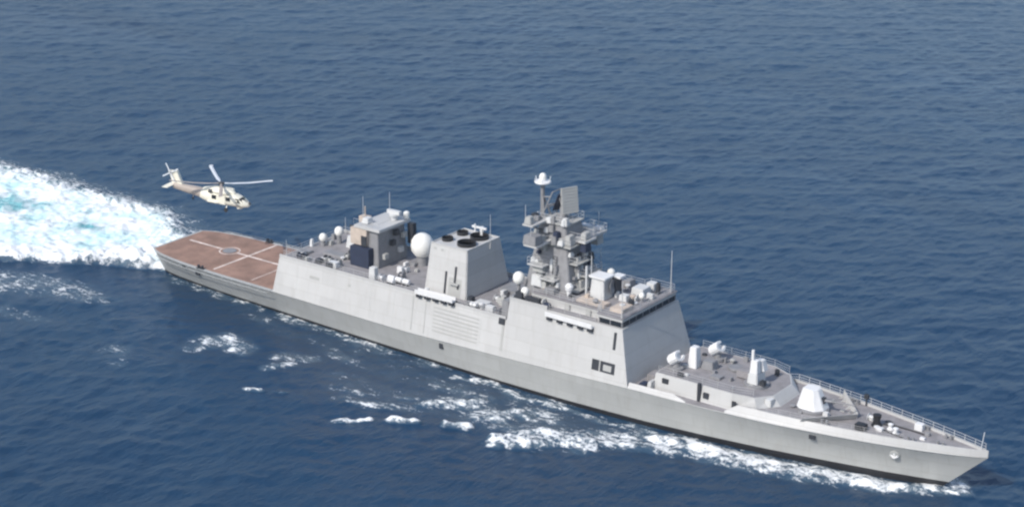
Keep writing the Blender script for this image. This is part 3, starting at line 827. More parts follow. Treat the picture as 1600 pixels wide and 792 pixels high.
for k, (y, z) in enumerate(((-1.0, 11.5), (.8, 13.2), (2.6, 11.7), (3.4, 13.8), (1.6, 14.6))):
    b = MB(); b.box(45.55, 46.15, y - .5, y + .4, z - .4, z + .45); b.build('tower_box', (M['vent'], M['dark'], M['gun'])[k % 3], at_, bevel=.04)
for x, y, h_ in ((43.9, 2.4, 20.4), (41.2, -.6, 20.0)):
    b = MB(); b.tube((x, y, 16.1), (x, y, h_), .055, .03, 6); b.build('whip_antenna', M['rail'], at_)
b = MB(); b.path([(41.0, -2.6, 16.1), (41.0, -2.6, 17.0), (45.9, -2.6, 17.0), (45.9, 4.6, 17.0)], .03, 5)
for x in np.linspace(41, 45.9, 5): b.tube((x, -2.6, 16.1), (x, -2.6, 17.0), .03, n=5)
b.build('platform_rail', M['rail'], at_)


# close-in guns on the hangar roof
def ciws(x, y, z, lab):
    q = MB(); q.frus((x - 2.1, x + 2.1, y - 1.7, y + 1.7), (x - 1.9, x + 1.9, y - 1.5, y + 1.5), z, z + 1.9); o = q.build('close_in_gun', M['gun'], ship, bevel=.06, label=lab)
    q = MB(); q.lathe((x, y, z + 1.9), [(1.15, 0), (1.15, .5), (1.0, 1.2), (.7, 1.6), (.1, 1.75)], 18); q.build('gun_housing', M['mast'], o, smooth=True)
    q = MB(); q.tube((x - .8, y, z + 2.9), (x - 2.6, y, z + 3.1), .17, .12, 10); q.build('gun_barrel', M['dark'], o)
    q = MB(); q.box(x + .9, x + 1.7, y - .8, y + .8, z + 1.92, z + 3.4); q.build('sight_box', M['white'], o, bevel=.05)


ciws(37.4, 3.6, AZ + .06, 'close in gun on a pale block aft of the tower, port side')
ciws(36.2, -4.4 + 9.6, AZ + .0, 'close in gun behind the first, hangar roof') if False else None
b = MB(); b.lathe((36.2, 5.6, AZ + .06), [(.9, 0), (.8, 2.8), (1.0, 2.9), (1.0, 3.3)], 14); b.box(35.4, 37.0, 5.0, 6.2, AZ + 3.4, AZ + 4.4); b.tube((36.2, 5.6, AZ + 4.3), (36.2, 5.6, AZ + 6.0), .1)
b.build('tracking_radar', M['tan'], ship, label='brownish tracking radar on a column near the port edge')
dbox(33.2, 34.2, -6.2, -5.2, AZ + .06, AZ + .7, M['dark']); dbox(36.2, 37.3, -6.3, -5.3, AZ + .06, AZ + .75, M['dark']); dbox(38.8, 40.6, -6.4, -5.2, AZ + .06, AZ + .9, M['gun'])
dbox(30.6, 31.1, -1.2, -.6, AZ + .06, AZ + 1.3, M['white']); dbox(38.5, 40, -1.6, -.3, AZ + .06, AZ + .5, M['white']); dbox(34.5, 38.6, -2.6, -.8, AZ + .06, AZ + .45, M['mast'])
dbox(31.0, 33.0, -5.0, -2.8, AZ + .06, AZ + .4, M['mast']); dbox(52.4, 53.2, 1.0, 1.8, AZ + .06, AZ + .7, M['white']); dbox(47.2, 48.4, -6.6, -5.6, AZ + .06, AZ + 1.9, M['gun'])
# life raft canisters on cradles
for x, y, z in ((50.6, -5.3, AZ), (52.0, -5.3, AZ), (53.4, -5.3, AZ), (51.3, -6.3, AZ), (66.9, -6.6, AZ), (50.6, 6.0, AZ), (52.0, 6.0, AZ)):
    q = MB(); q.lathe((x - .62, y, z + .62), [(.2, 0), (.36, .08), (.38, .2), (.38, 1.04), (.36, 1.16), (.2, 1.24)], 14, axis=(1, 0, 0))
    o = q.build('liferaft_canister', M['white'], ship, smooth=True)
    q = MB(); q.box(x - .4, x - .25, y - .4, y + .4, z + .05, z + .35); q.box(x + .25, x + .4, y - .4, y + .4, z + .05, z + .35); q.build('cradle', M['dark'], o)
# small deck gear: lockers, vents, reels and ladders scattered over the upper decks
cl = random.Random(5)
def clutter(x0, x1, y0, y1, z, k, mats, big=1.0):
    for _ in range(k):
        xx, yy = cl.uniform(x0, x1), cl.uniform(y0, y1); a_, b_, c_ = cl.uniform(.25, .8) * big, cl.uniform(.25, .7) * big, cl.uniform(.35, 1.5) * big
        t_ = cl.random(); m_ = M[cl.choice(mats)]
        q = MB()
        if t_ < .55:
            q.frus((xx - a_, xx + a_, yy - b_, yy + b_), (xx - a_ * .9, xx + a_ * .9, yy - b_ * .9, yy + b_ * .9), z, z + c_); q.build('deck_locker', m_, ship, bevel=.04)
        elif t_ < .8:
            q.lathe((xx, yy, z), [(.2, 0), (.2, c_ * .5), (.4, c_ * .55), (.4, c_ * .8), (.12, c_ * .95)], 12); q.build('mushroom_vent', m_, ship, smooth=True)
        else:
            q.lathe((xx - .4, yy, z + .45), [(.5, 0), (.5, .06), (.25, .1), (.25, .7), (.5, .74), (.5, .8)], 14, axis=(1, 0, 0)); q.box(xx - .4, xx + .4, yy - .1, yy + .1, z, z + .3); q.build('hose_reel', m_, ship)


clutter(31, 41, -6.6, -3.8, AZ + .06, 12, ('dark', 'mast', 'gun', 'vent', 'navy'), .8); clutter(31, 40, -3, 6, AZ + .06, 10, ('mast', 'gun', 'vent', 'dark'), .8)
clutter(46.5, 56, -6.6, 2, AZ + .06, 9, ('mast', 'gun', 'vent', 'white'), .7); clutter(64.8, 73, -6.6, 6.4, AZ + .06, 16, ('mast', 'gun', 'vent', 'dark', 'gun'), .85)
clutter(77, 91.5, -5.2, 5.5, 14.33, 24, ('mast', 'gun', 'vent', 'dark', 'gun', 'tan'), .75); clutter(74.4, 80, -7, -5.9, BZ + .05, 6, ('dark', 'mast', 'gun'), .8)
clutter(98, 111, -5.2, 5.2, FHZ - .1, 16, ('mast', 'gun', 'vent', 'dark'), .6); clutter(114, 123, -4, 4, 6.06, 7, ('mast', 'gun', 'vent'), .5); clutter(125, 135, -1.6, 1.6, 6.08, 7, ('mast', 'gun', 'dark', 'white'), .45)
for z_, k_ in ((BZ + 1.5, 5), (17, 4), (20.9, 7), (23.45, 6)):
    for _ in range(k_):
        w_ = lerp(z_, [(13, 3.9), (19, 2.8), (21, 2.9), (23, 2.4)]); xx, yy = cl.uniform(74.4, 79.5), -w_ * cl.uniform(.7, 1.1)
        a_ = cl.uniform(.25, .5); pod(xx - a_, xx + a_, yy - a_, yy + a_, z_, z_ + cl.uniform(.6, 1.3), M[cl.choice(('gun', 'dark', 'gun', 'vent', 'mast'))])
# whips
for x, y, z0, z1, r in ((91.9, 5.9, 14.3, 20.4, .08), (92.0, -6.5, 14.3, 19.6, .07), (63.9, 1.2, 16, 21.2, .05), (31, -6.8, AZ, AZ + 2.8, .05), (31, 6.8, AZ, AZ + 2.8, .05), (88.4, -6.2, 14.3, 17.0, .05), (80.5, 5.3, 14.3, 18.5, .05)):
    q = MB(); q.tube((x, y, z0), (x, y, z0 + .8), r * 1.8, r * 1.3); q.tube((x, y, z0 + .8), (x, y, z1), r, r * .6, 6); q.build('whip_antenna', M['rail'], ship)
for x in (58, 68, 74.5):
    q = MB(); q.lathe((x, -6.2 if x != 74.5 else -6.4, AZ + .06 if x < 73 else BZ), [(.2, 0), (.2, .5), (.38, .6), (.38, .85), (.1, 1.0)], 12); q.build('mushroom_vent', M['gun'], ship, smooth=True)

# ------------------------------------------------------------------ helicopter
HP = Vector((10.4, .3, 13.5)); HY = R(12.5)
heli = thing('helicopter', 'pale tan naval helicopter hovering low over the brown flight deck', 'helicopter', (0, 0, 0))


def ell(x, cy, cz, hw, hh, n=20, p=2.6):
    out = []
    for i in range(n):
        t = 2 * math.pi * i / n; c, s_ = math.cos(t), math.sin(t)
        out.append((x, cy + math.copysign(abs(c) ** (2 / p), c) * hw, cz + math.copysign(abs(s_) ** (2 / p), s_) * hh))
    return out


# local frame: x forward, origin under the rotor hub, z = 0 at cabin centre
q = MB(); q.rings([ell(*a) for a in ((5.3, 0, -.55, .12, .12), (5.1, 0, -.5, .42, .34), (4.4, 0, -.35, .85, .62), (3.4, 0, -.12, 1.08, .88), (2.6, 0, .0, 1.16, 1.0), (0, 0, 0, 1.18, 1.02), (-2.2, 0, 0, 1.15, 1.0), (-3.6, 0, .18, .9, .78))])
fus = q.build('fuselage', M['heli'], heli, smooth=True)
q = MB(); q.rings([ell(*a) for a in ((-3.4, 0, .2, .93, .78), (-5.0, 0, .36, .8, .7), (-7.2, 0, .5, .62, .58), (-8.9, 0, .62, .46, .5))]); tb = q.build('tail_boom', M['helid'], heli, smooth=True, label='brownish tail boom')
q = MB(); q.rings([[(-7.3 + a, -.3, .6 + z), (-7.3 + a, .3, .6 + z), (-9.2 + b_, .12, .6 + z), (-9.2 + b_, -.12, .6 + z)] for a, b_, z in ((.3, .2, 0), (-.9, -.75, 2.5))])
fin = q.build('tail_fin', M['heli'], heli, bevel=.03)
q = MB(); q.rings([[(-8.8, y, .75), (-8.8, y, .87), (-9.9, y, .84), (-9.9, y, .78)] for y in (-2.2, 2.2)]); q.build('stabilator', M['heli'], heli, bevel=.02)
q = MB()
hc = Vector((-9.3, -.45, 2.8))
q.tube(hc + Vector((0, .4, 0)), hc, .16)
tr = q.build('tail_rotor', M['bladed'], heli)
for k in range(4):
    a = math.pi / 2 * k + .5; d = Vector((math.cos(a), 0, math.sin(a))); w = Vector((-math.sin(a), 0, math.cos(a)))
    q = MB(); q.quadbox(hc + d * .9, d, w, (0, 1, 0), .78, .1, .02); q.build('rotor_blade', M['blade'], tr)
q = MB()                                                         # engines and rotor fairing
q.rings([ell(x, 0, z, hw, hh) for x, z, hw, hh in ((2.6, 1.0, .3, .16), (1.9, 1.15, .62, .42), (.6, 1.25, .78, .55), (-1.2, 1.2, .75, .5), (-3.2, .95, .4, .3))])
q.build('engine_fairing', M['heli'], heli, smooth=True)
for sg in (-1, 1):
    q = MB(); q.lathe((1.9, sg * .82, 1.15), [(.22, 0), (.36, -.15), (.4, -.8), (.38, -2.2), (.3, -3.0)], 14, axis=(1, 0, 0)); e_ = q.build('engine', M['heli'], heli, smooth=True)
    q = MB(); q.lathe((-1.1, sg * .98, 1.15), [(.27, 0), (.3, -.6), (.22, -.6), (.2, -.1)], 14, axis=(1, -.25 * sg, 0)); q.build('exhaust_pipe', M['bladed'], e_, smooth=True)
q = MB(); q.lathe((0, 0, 1.7), [(.35, 0), (.3, .5), (.5, .55), (.5, .8), (.2, .9)], 14); rh = q.build('main_rotor', M['bladed'], heli, smooth=True)
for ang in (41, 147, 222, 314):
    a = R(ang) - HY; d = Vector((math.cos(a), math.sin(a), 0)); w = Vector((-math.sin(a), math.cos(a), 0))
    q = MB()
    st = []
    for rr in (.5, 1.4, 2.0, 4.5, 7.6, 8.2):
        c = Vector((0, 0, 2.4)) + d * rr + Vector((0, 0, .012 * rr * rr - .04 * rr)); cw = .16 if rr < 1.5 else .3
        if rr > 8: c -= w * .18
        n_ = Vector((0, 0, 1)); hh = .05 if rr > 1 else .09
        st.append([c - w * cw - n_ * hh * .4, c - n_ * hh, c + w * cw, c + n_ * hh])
    q.rings(st); q.build('rotor_blade', M['blade'] if ang < 200 else M['helid'], rh, label='pale rotor blade' if ang < 200 else 'rotor blade with its shade painted brownish')  # the two darker blades have their shade put into the brown colour
# glazing
def wpatch(pts, name='cockpit_window'):
    q = MB(); c = Vector((2.0, 0, 0)); P = [Vector(p) for p in pts]; q.rings([[p for p in P], [p + (c - p).normalized() * .15 for p in P]]); q.build(name, M['glass'], fus)
for sg in (-1, 1):
    wpatch([(4.95, sg * .1, -.06), (4.45, sg * .78, -.05), (3.75, sg * .86, .5), (3.95, sg * .1, .66)])
    wpatch([(4.1, sg * .99, -.15), (3.2, sg * 1.12, -.1), (3.1, sg * 1.0, .55), (3.65, sg * .92, .5)])
    for x0 in (1.9, -.7):
        q = MB(); q.box(x0 - .4, x0 + .4, sg * 1.10, sg * 1.21, -.05, .6); q.build('cabin_window', M['glass'], fus)
    q = MB(); q.box(-.2, 1.4, sg * 1.1, sg * 1.205, -.75, .75); q.build('cabin_door', M['heli'], fus, bevel=.03)
    q = MB(); q.tube((1.6, sg * 1.0, -.9), (1.7, sg * 1.45, -1.35), .1); gl = q.build('landing_gear', M['heli'], heli)
    q = MB(); q.lathe((1.7, sg * 1.35, -1.45), [(.1, 0), (.33, .03), (.36, .13), (.33, .23), (.1, .26)], 16, axis=(0, sg, 0)); q.build('wheel', M['tyre'], gl, smooth=True)
    q = MB(); q.lathe((-1.9, sg * 1.25, -.5), [(.05, 0), (.22, .15), (.24, 1.8), (.05, 2.3)], 12, axis=(1, 0, 0)); q.box(-1.2, -.6, sg * 1.25 - .2, sg * 1.25 + .2, -.6, -.3); q.build('fuel_tank', M['heli'], heli, smooth=True)
q = MB(); q.tube((-5.2, 0, .0), (-5.4, 0, -.95), .09); gl = q.build('tail_gear', M['helid'], heli)
q = MB(); q.lathe((-5.4, -.1, -1.05), [(.08, 0), (.2, .03), (.22, .1), (.2, .17), (.08, .2)], 12, axis=(0, 1, 0)); q.build('wheel', M['tyre'], gl)
q = MB(); q.lathe((3.4, 0, -1.3), [(.5, 0), (.55, .15), (.55, .4), (.3, .5)], 16); q.build('search_radar', M['heli'], heli, smooth=True)
q = MB(); q.lathe((5.2, 0, -.2), [(.2, -.2), (.24, 0), (.1, .2)], 10); q.build('sensor_ball', M['bladed'], heli, smooth=True)
heli.location = HP; heli.rotation_euler = (0, R(1.5), HY)

# ------------------------------------------------------------------ sea


def axis(parts):
    out = []
    for a, b, st in parts:
        k = max(1, int(round((b - a) / st))); out += list(np.linspace(a, b, k, endpoint=False))
    return out


gx = axis([(-40000, -8000, 8000), (-8000, -1500, 1300), (-1500, -330, 130), (-330, -200, 10), (-200, -75, .8), (-75, 146, .4), (146, 230, .9), (230, 420, 12), (420, 1500, 130), (1500, 8000, 1300), (8000, 40001, 8000)]) + [40000]
gy = axis([(-40000, -8000, 8000), (-8000, -1500, 1300), (-1500, -400, 110), (-400, -110, 10), (-110, -42, .7), (-42, 26, .4), (26, 320, .85), (320, 450, 10), (450, 1500, 105), (1500, 8000, 1300), (8000, 40001, 8000)]) + [40000]
gx, gy = np.array(gx), np.array(gy)
X, Y = np.meshgrid(gx, gy, indexing='ij')
Z = np.zeros_like(X); DX = np.zeros_like(X); DY = np.zeros_like(X)
fade = np.clip((330 - np.abs(X - 15)) / 90, 0, 1) * np.clip((350 - np.abs(Y - 100)) / 60, 0, 1)
wd = math.atan2(-.40, .92)
for i in range(90):
    lam = 1.6 * (18 / 1.6) ** (i / 89) * rng.uniform(.92, 1.08)
    th = wd + rng.normal(0, 1.05) * (1.0 if lam < 9 else .6)
    k = 2 * math.pi / lam
    amp = .0036 * lam ** .85 * rng.uniform(.4, 1.3) * (1 if lam < 6 else .55)
    ph = rng.uniform(0, 6.28)
    c, s_ = math.cos(th), math.sin(th)
    P = k * (X * c + Y * s_) + ph
    Z += amp * np.cos(P)
    DX -= .75 * amp * c * np.sin(P); DY -= .75 * amp * s_ * np.sin(P)
Z *= fade; DX *= fade; DY *= fade


# --- foam density field, in ship coordinates
def vnoise(x, y, seed):
    """smooth value noise, vectorised"""
    xi, yi = np.floor(x), np.floor(y); fx, fy = x - xi, y - yi
    fx = fx * fx * (3 - 2 * fx); fy = fy * fy * (3 - 2 * fy)

    def hsh(a, b):
        v = np.sin(a * 127.1 + b * 311.7 + seed * 74.7) * 43758.5453
        return v - np.floor(v)
    return (hsh(xi, yi) * (1 - fx) + hsh(xi + 1, yi) * fx) * (1 - fy) + (hsh(xi, yi + 1) * (1 - fx) + hsh(xi + 1, yi + 1) * fx) * fy


def fbm(x, y, seed, o=4):
    t, a, n_ = 0, .5, 0
    for k in range(o):
        t = t + a * vnoise(x * 2 ** k, y * 2 ** k, seed + k); n_ += a; a *= .55
    return t / n_


near = (X > -110) & (X < 150) & (Y > -50) & (Y < 40)
ix = np.where(near)
x, y = X[ix], Y[ix]
wob = (fbm(x / 7, y / 7, 3) - .5)
xw_, yw_ = x + wob * 3.5, y + (fbm(x / 7, y / 7, 9) - .5) * 3.5
F = np.zeros_like(x); AE = np.zeros_like(x); H = np.zeros_like(x)


def sm(a, b, v):
    t = np.clip((v - a) / (b - a), 0, 1); return t * t * (3 - 2 * t)


def stroke(pts, w, inten, hgt=0.0, soft=1.0, cap=.95):
    """foam along a polyline; pts (x, y), w half width at each point"""
    global F, H
    d = np.full_like(x, 9.0)
    for (a, wa), (b, wb) in zip(zip(pts[:-1], w[:-1]), zip(pts[1:], w[1:])):
        ax, ay = a; bx, by = b; L2 = (bx - ax) ** 2 + (by - ay) ** 2 + 1e-9
        t = np.clip(((xw_ - ax) * (bx - ax) + (yw_ - ay) * (by - ay)) / L2, 0, 1)
        dd = np.hypot(xw_ - ax - t * (bx - ax), yw_ - ay - t * (by - ay)) / (wa + (wb - wa) * t)
        d = np.minimum(d, dd)
    f = np.clip(1.25 - d, 0, 1) ** soft
    F = np.maximum(F, min(inten * .9, cap) * np.minimum(1, f * 1.2)); H = np.maximum(H, hgt * np.clip(1.2 - d, 0, 1))


def hw(xx): return np.interp(xx, [t[0] for t in WL], [t[1] for t in WL])


# stern wake wedge
back = 1.4 - xw_
lo = -4.3 - .50 * back; hi = 6.6 + .52 * np.minimum(back, 22) + .02 * np.maximum(back - 22, 0)
ed = np.minimum(yw_ - lo, hi - yw_)
wk = np.where(yw_ - lo < hi - yw_, sm(-.3, 2.6, ed), .3 * sm(-5, 0, ed) + .7 * sm(-2.5, 8.5, ed)) * np.where(yw_ > 3, sm(-5.5, .5, back), sm(-.5, 1.5, back))
wk *= np.where(yw_ > 0, 1, 1)
core = sm(9, 18, back) * sm(3.5, 8.5, ed)
pat = fbm(x / 8 + 3, y / 5, 21, 3)
F = np.maximum(F, wk * (1.32 - .30 * core * sm(.45, .7, pat) - .06 * core))
AE = np.maximum(AE, wk * sm(.5, 5, ed) * (.55 + .4 * core))
for px_, py__, pr_, dep in ((-25.5, 2.2, 3.6, .62), (-44, 1.5, 6.0, .6), (-33, -1.0, 3.4, .4), (-14, 1.2, 2.6, .42), (-38, 8, 4, .35), (-20, -5, 3, .25), (-55, -4, 7, .5), (-30, 10, 3, .3)):
    dd_ = np.hypot((xw_ - px_) / 1.5, yw_ - py__) / pr_ + (fbm(x / 2.5, y / 2.5, 61) - .5) * 1.1
    F -= .8 * dep * sm(0, 1.2, 1.35 - dd_) * wk; AE = np.maximum(AE, np.clip(1.5 - dd_, 0, 1) * wk)
rim = np.exp(-((ed - 2.8) / 2.6) ** 2) * sm(0, 12, back) * (ed > -1)
H = np.maximum(H, wk * (.35 + .8 * fbm(x / 3, y / 3, 31)) + rim * np.where(yw_ > 2, .75, .5) * (.5 + fbm(x / 2.2, y / 2.2, 41)) + wk * np.exp(-((back - 6) / 5) ** 2) * 1.2)
# diffuse foam south of the wake
stroke([(-26, -27), (-14, -21.5), (-6, -19.5), (3, -19)], [4, 4.5, 4, 2], .46, .05)
stroke([(20, -32.5), (24.5, -36)], [2, 1.5], .26); stroke([(-6, -32), (2, -31)], [2.5, 1], .22)
stroke([(27, -24.5), (29.5, -19.5), (34.5, -20.5)], [2.2, 2.6, 2.2], .47, .1)
# wash clinging to the starboard side
ssx = np.linspace(4, 98, 40)
stroke([(a, -(hw(a) + .5)) for a in ssx], [1.1 + .9 * abs(math.sin(a * .7)) for a in ssx], .40, .12)
stroke([(a, -(hw(a) + 3.6 + 1.2 * math.sin(a * .23))) for a in np.linspace(24, 96, 26)], [1.4] * 26, .24, .05)
# diverging wave: whitecaps and streaks
for pts, w, it, hg in (
        ([(45.2, -30.9), (47, -29.7)], [.8, .7], .95, .5), ([(48.6, -28.4), (50, -27.4)], [.6, .5], .6, .3), ([(43, -23), (44.6, -20)], [1.2, 1], .4, .1),
        ([(41, -18.5), (45.5, -17)], [1.5, 1.5], .34, .05), ([(62.2, -30.7), (65.6, -28.4)], [.75, .7], 1.0, .6), ([(68.3, -27.3), (71.4, -25.4)], [1.0, .8], 1.05, .8),
        ([(74.6, -23.3), (77.4, -21.4)], [.9, .9], 1.05, .8), ([(54, -23), (58, -21.5), (62, -19)], [1.4, 2.0, 1.6], .48, .2), ([(63, -19.8), (67, -18)], [1.9, 1.7], .56, .3),
        ([(69, -19.4), (74, -15.6)], [1.9, 1.8], .74, .6), ([(76.6, -18.6), (81.5, -14.2)], [2.3, 1.9], .72, .5),
        ([(84.2, -22.5), (89, -20.2), (94.2, -17.4)], [2.2, 2.8, 2.0], 1.12, 1.0), ([(86.2, -18.4), (92, -16)], [1.7, 1.7], .95, .7),
        ([(95.5, -16), (101.4, -13.8)], [1.6, .8], .85, .5), ([(80.5, -12.2), (86, -11.6), (91.5, -9.8)], [1.3, 1.5, 1.4], .48, .2),
        ([(92, -13.5), (98, -11.2), (101.5, -9.8)], [1.2, 1.5, 1.4], .66, .3)):
    stroke(pts, w, it, hg)
stroke([(40, -11.5), (50, -13.5), (60, -14), (70, -13), (80, -12.5), (92, -12)], [1.2, 1.5, 1.6, 1.6, 1.5, 1.4], .33, .1)
stroke([(52, -19.5), (60, -19), (70, -16.5), (80, -15.5), (90, -14)], [1.6, 1.8, 1.9, 1.8, 1.6], .39, .15)
stroke([(57, -25.5), (66, -22.5), (75, -19.5), (84, -18), (93, -15.5)], [1.0, 1.4, 1.6, 1.8, 1.7], .36, .15)
stroke([(88, -17), (96, -14), (104, -11.5)], [2.6, 2.4, 2.0], .62, .3)
stroke([(96, -10), (104, -9)], [1.6, 1.8], .7, .3)
stroke([(a, -(hw(a) + 1.5 + .7 * math.sin(a * .5))) for a in np.linspace(66, 106, 24)], [1.2 + .5 * math.sin(a) for a in np.linspace(66, 106, 24)], .74, .2)
# the thin wash gathers in clumps with dark water between
clump = np.clip((fbm(x / 6.0, y / 3.4, 71, 3) - .33) * 4.6, .3, 1.45)
F = np.where((F < .6) & (x > 3), F * clump, F)
# bow wave against the hull
bx_ = np.linspace(100, 137.2, 26)
stroke([(a, -(hw(a) + lerp(a, [(100, 3.0), (112, 3.2), (124, 2.5), (132, 1.9), (137.2, .8)]))) for a in bx_], [lerp(a, [(100, 2.0), (106, 2.9), (118, 3.0), (130, 2.2), (137.2, 1.2)]) for a in bx_], 1.25, .8, cap=1.1)
stroke([(135, -2.6), (138.4, -.2)], [1.5, 1.4], .6, .5)
F = np.where(x > 84, F * np.clip(.52 + 1.05 * (fbm(x / 2.6, y / 2.0, 87, 3) - .25), .5, 1.08), F)
# same water on the far side, close in
stroke([(a, (hw(a) + 1.6)) for a in bx_], [1.6] * len(bx_), .9, .5); stroke([(a, (hw(a) + .8)) for a in ssx], [1.4] * 40, .4, .1)
tex = fbm(x / 1.1, y / 1.1, 55, 4)
ROLL_ = H * (.1 + 1.5 * tex)
Z[ix] += ROLL_ * np.clip(F * 1.6, 0, 1)
FF = np.zeros_like(X); FF[ix] = F
AA = np.zeros_like(X); AA[ix] = AE
# calmer water directly beside the hull keeps the waterline readable
calm = np.ones_like(X); calm[ix] = 1 - .55 * np.exp(-(np.maximum(0, np.abs(y) - hw(x)) / 3.0) ** 2) * ((x > -2) & (x < 139))
Z *= calm
XX, YY = X + DX, Y + DY
nx_, ny_ = X.shape
# vertex normals from the height field
tx = np.stack([np.gradient(XX, axis=0), np.gradient(YY, axis=0), np.gradient(Z, axis=0)], -1)
ty = np.stack([np.gradient(XX, axis=1), np.gradient(YY, axis=1), np.gradient(Z, axis=1)], -1)
NRM = np.cross(tx, ty); NRM /= np.linalg.norm(NRM, axis=-1, keepdims=True)
V = np.stack([XX, YY, Z], -1).reshape(-1, 3); NV = NRM.reshape(-1, 3)
I = np.arange(nx_ * ny_).reshape(nx_, ny_)
Q = np.stack([I[:-1, :-1], I[1:, :-1], I[1:, 1:], I[:-1, 1:]], -1).reshape(-1, 4)
ff = FF.reshape(-1); aa = AA.reshape(-1)
fq = ff[Q].max(1); cx_ = V[Q[:, 0], 0]; cy_ = V[Q[:, 0], 1]
kind = np.zeros(len(Q), int); kind[(fq > .12)] = 2
kind[(fq > .12) & (cx_ < 3.0) & (cy_ > -4.5 - .55 * (1.4 - cx_) - 1.5)] = 1

# --- water material: deep blue body, sky reflection, ripples, foam by density
wm = bpy.data.materials.new('sea_water'); wm.use_nodes = True
N, L = wm.node_tree.nodes, wm.node_tree.links
pb = N['Principled BSDF']
geo = N.new('ShaderNodeNewGeometry')


def math_(op, a, b=None, c=None, clamp=False):
    n_ = N.new('ShaderNodeMath'); n_.operation = op; n_.use_clamp = clamp
    for i_, v in enumerate((a, b, c)):
        if v is None: continue
        if isinstance(v, (int, float)): n_.inputs[i_].default_value = v
        else: L.new(v, n_.inputs[i_])
    return n_.outputs[0]


def noise_(scale, detail=4, rough=.55, rot=0.0, sx=1.0, sy=1.0, dist=0.0):
    mp = N.new('ShaderNodeMapping'); mp.inputs['Rotation'].default_value = (0, 0, rot); mp.inputs['Scale'].default_value = (sx, sy, 1)
    L.new(geo.outputs['Position'], mp.inputs['Vector'])
    n_ = N.new('ShaderNodeTexNoise'); n_.inputs['Scale'].default_value = scale; n_.inputs['Detail'].default_value = detail
    n_.inputs['Roughness'].default_value = rough; n_.inputs['Distortion'].default_value = dist
    L.new(mp.outputs[0], n_.inputs['Vector']); return n_.outputs[0]


att = N.new('ShaderNodeAttribute'); att.attribute_name = 'foam'
ata = N.new('ShaderNodeAttribute'); ata.attribute_name = 'aerated'
fo = att.outputs['Fac']
nz = noise_(.42, 9, .66, dist=.5)
nz2 = noise_(2.1, 8, .78, dist=.6)
nz3 = noise_(.9, 2, .5, rot=.6, sx=.6, sy=1.5)
nn = math_('ADD', math_('ADD', math_('MULTIPLY', nz, .32), math_('MULTIPLY', nz2, .43)), math_('MULTIPLY', nz3, .25))
# foam mask: where density beats the noise
fm = math_('MULTIPLY', math_('SUBTRACT', math_('MULTIPLY', fo, 1.18), math_('ADD', math_('MULTIPLY', math_('SUBTRACT', nn, .5), math_('SUBTRACT', 8.5, math_('MULTIPLY', ata.outputs['Fac'], 6.0))), .56)), 1.7, clamp=True)
fm = math_('MULTIPLY', fm, math_('MULTIPLY', fo, 6.0, clamp=True), clamp=True)
film = math_('MULTIPLY', math_('MULTIPLY', fo, math_('SUBTRACT', 1.3, math_('MULTIPLY', nz3, 1.5))), .72, clamp=True)
big = math_('MULTIPLY', math_('SUBTRACT', noise_(.02, 5, .6, rot=.5, sx=.6, dist=.5), .3), 2.5, clamp=True)
mixw = N.new('ShaderNodeMix'); mixw.data_type = 'RGBA'
mixw.inputs['A'].default_value = (.0025, .0255, .064, 1); mixw.inputs['B'].default_value = (.006, .037, .084, 1)
L.new(big, mixw.inputs['Factor'])
mixa = N.new('ShaderNodeMix'); mixa.data_type = 'RGBA'; mixa.inputs['B'].default_value = (.12, .46, .50, 1)
L.new(math_('MULTIPLY', ata.outputs['Fac'], .85, clamp=True), mixa.inputs['Factor']); L.new(mixw.outputs['Result'], mixa.inputs['A'])
mixg = N.new('ShaderNodeMix'); mixg.data_type = 'RGBA'; mixg.inputs['B'].default_value = (.30, .40, .44, 1)
L.new(film, mixg.inputs['Factor']); L.new(mixa.outputs['Result'], mixg.inputs['A'])
mixf = N.new('ShaderNodeMix'); mixf.data_type = 'RGBA'; 
mixt = N.new('ShaderNodeMix'); mixt.data_type = 'RGBA'; mixt.inputs['A'].default_value = (.78, .80, .81, 1); mixt.inputs['B'].default_value = (.45, .74, .76, 1)
L.new(math_('MULTIPLY', ata.outputs['Fac'], math_('MULTIPLY', math_('SUBTRACT', noise_(.13, 3, .5), .40), 3.0, clamp=True), clamp=True), mixt.inputs['Factor']); L.new(mixt.outputs['Result'], mixf.inputs['B'])
L.new(fm, mixf.inputs['Factor']); L.new(mixg.outputs['Result'], mixf.inputs['A'])
L.new(mixf.outputs['Result'], pb.inputs['Base Color'])
pb.inputs['IOR'].default_value = 1.33
L.new(math_('ADD', math_('MULTIPLY', fm, .55), .19, clamp=True), pb.inputs['Roughness'])
r1 = noise_(.75, 6, .66, rot=wd, sx=1.0, sy=.42)
r2 = noise_(1.7, 5, .6, rot=wd + .5, sx=1.0, sy=.5)
hh_ = math_('ADD', math_('MULTIPLY', r1, .55), math_('MULTIPLY', r2, .22))
hh_ = math_('ADD', hh_, math_('MULTIPLY', math_('MULTIPLY', nn, fm), .5))
bp = N.new('ShaderNodeBump'); bp.inputs['Distance'].default_value = .8
gust = noise_(.022, 4, .6, rot=.5, sx=.6, dist=.6)
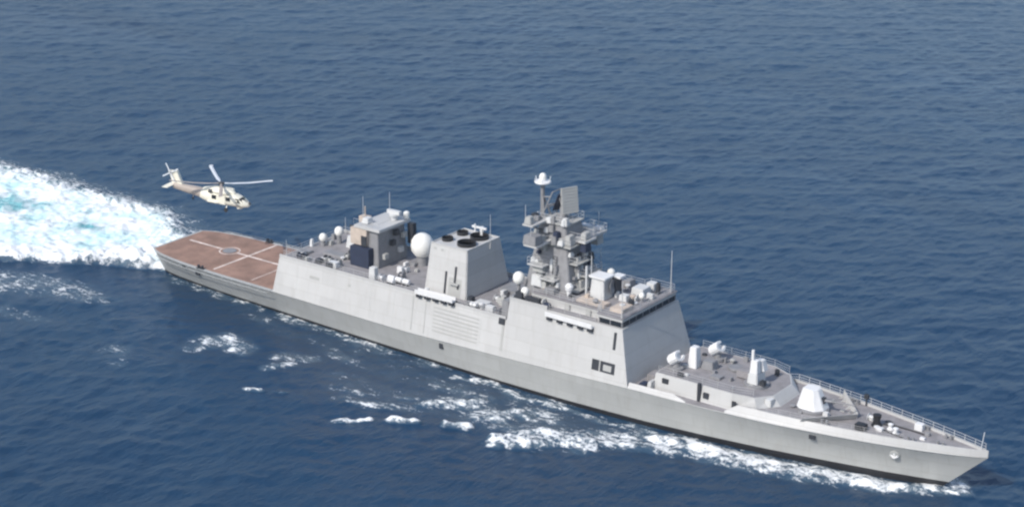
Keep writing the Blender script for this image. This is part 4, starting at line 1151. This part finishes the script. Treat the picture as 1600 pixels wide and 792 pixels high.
L.new(math_('ADD', .32, math_('MULTIPLY', math_('SUBTRACT', gust, .3), 1.3, clamp=True)), bp.inputs['Strength'])
L.new(hh_, bp.inputs['Height']); L.new(bp.outputs[0], pb.inputs['Normal'])


def sheet(name, sel, kind_, label=None):
    q = Q[sel]; used, inv = np.unique(q.reshape(-1), return_inverse=True)
    me = bpy.data.meshes.new(name)
    nv, nf = len(used), len(q)
    me.vertices.add(nv); me.vertices.foreach_set('co', V[used].astype(np.float32).reshape(-1))
    me.loops.add(nf * 4); me.loops.foreach_set('vertex_index', inv.astype(np.int32))
    me.polygons.add(nf); me.polygons.foreach_set('loop_start', np.arange(0, nf * 4, 4, dtype=np.int32))
    me.update(calc_edges=True)
    me.polygons.foreach_set('use_smooth', np.ones(nf, bool))
    a = me.attributes.new('foam', 'FLOAT', 'POINT'); a.data.foreach_set('value', ff[used].astype(np.float32))
    a = me.attributes.new('aerated', 'FLOAT', 'POINT'); a.data.foreach_set('value', aa[used].astype(np.float32))
    me.normals_split_custom_set_from_vertices(NV[used].tolist())
    me.materials.append(wm)
    o = bpy.data.objects.new(name, me); COL.objects.link(o)
    o['kind'] = kind_
    if label: o['label'] = label; o['category'] = 'foam'
    return o


sheet('sea', kind == 0, 'structure')
sheet('stern_wake_foam', kind == 1, 'stuff', 'white and turquoise churned wake trailing from the stern of the frigate')
sheet('bow_wave_foam', kind == 2, 'stuff', 'broken white bow wave and streaks of foam along the side of the frigate')

# ------------------------------------------------------------------ thin sea haze
hz = MB(); hz.box(-41000, 41000, -41000, 41000, -6, 118)
hm = bpy.data.materials.new('haze_air'); hm.use_nodes = True
hn = hm.node_tree.nodes; hn.remove(hn['Principled BSDF'])
pv = hn.new('ShaderNodeVolumePrincipled'); pv.inputs['Color'].default_value = (.82, .88, .95, 1); pv.inputs['Density'].default_value = .00013
pv.inputs['Anisotropy'].default_value = .2
hm.node_tree.links.new(pv.outputs[0], hn['Material Output'].inputs['Volume'])
ho = hz.build('haze', hm); ho['kind'] = 'stuff'; ho['label'] = 'thin pale haze lying over the open sea'
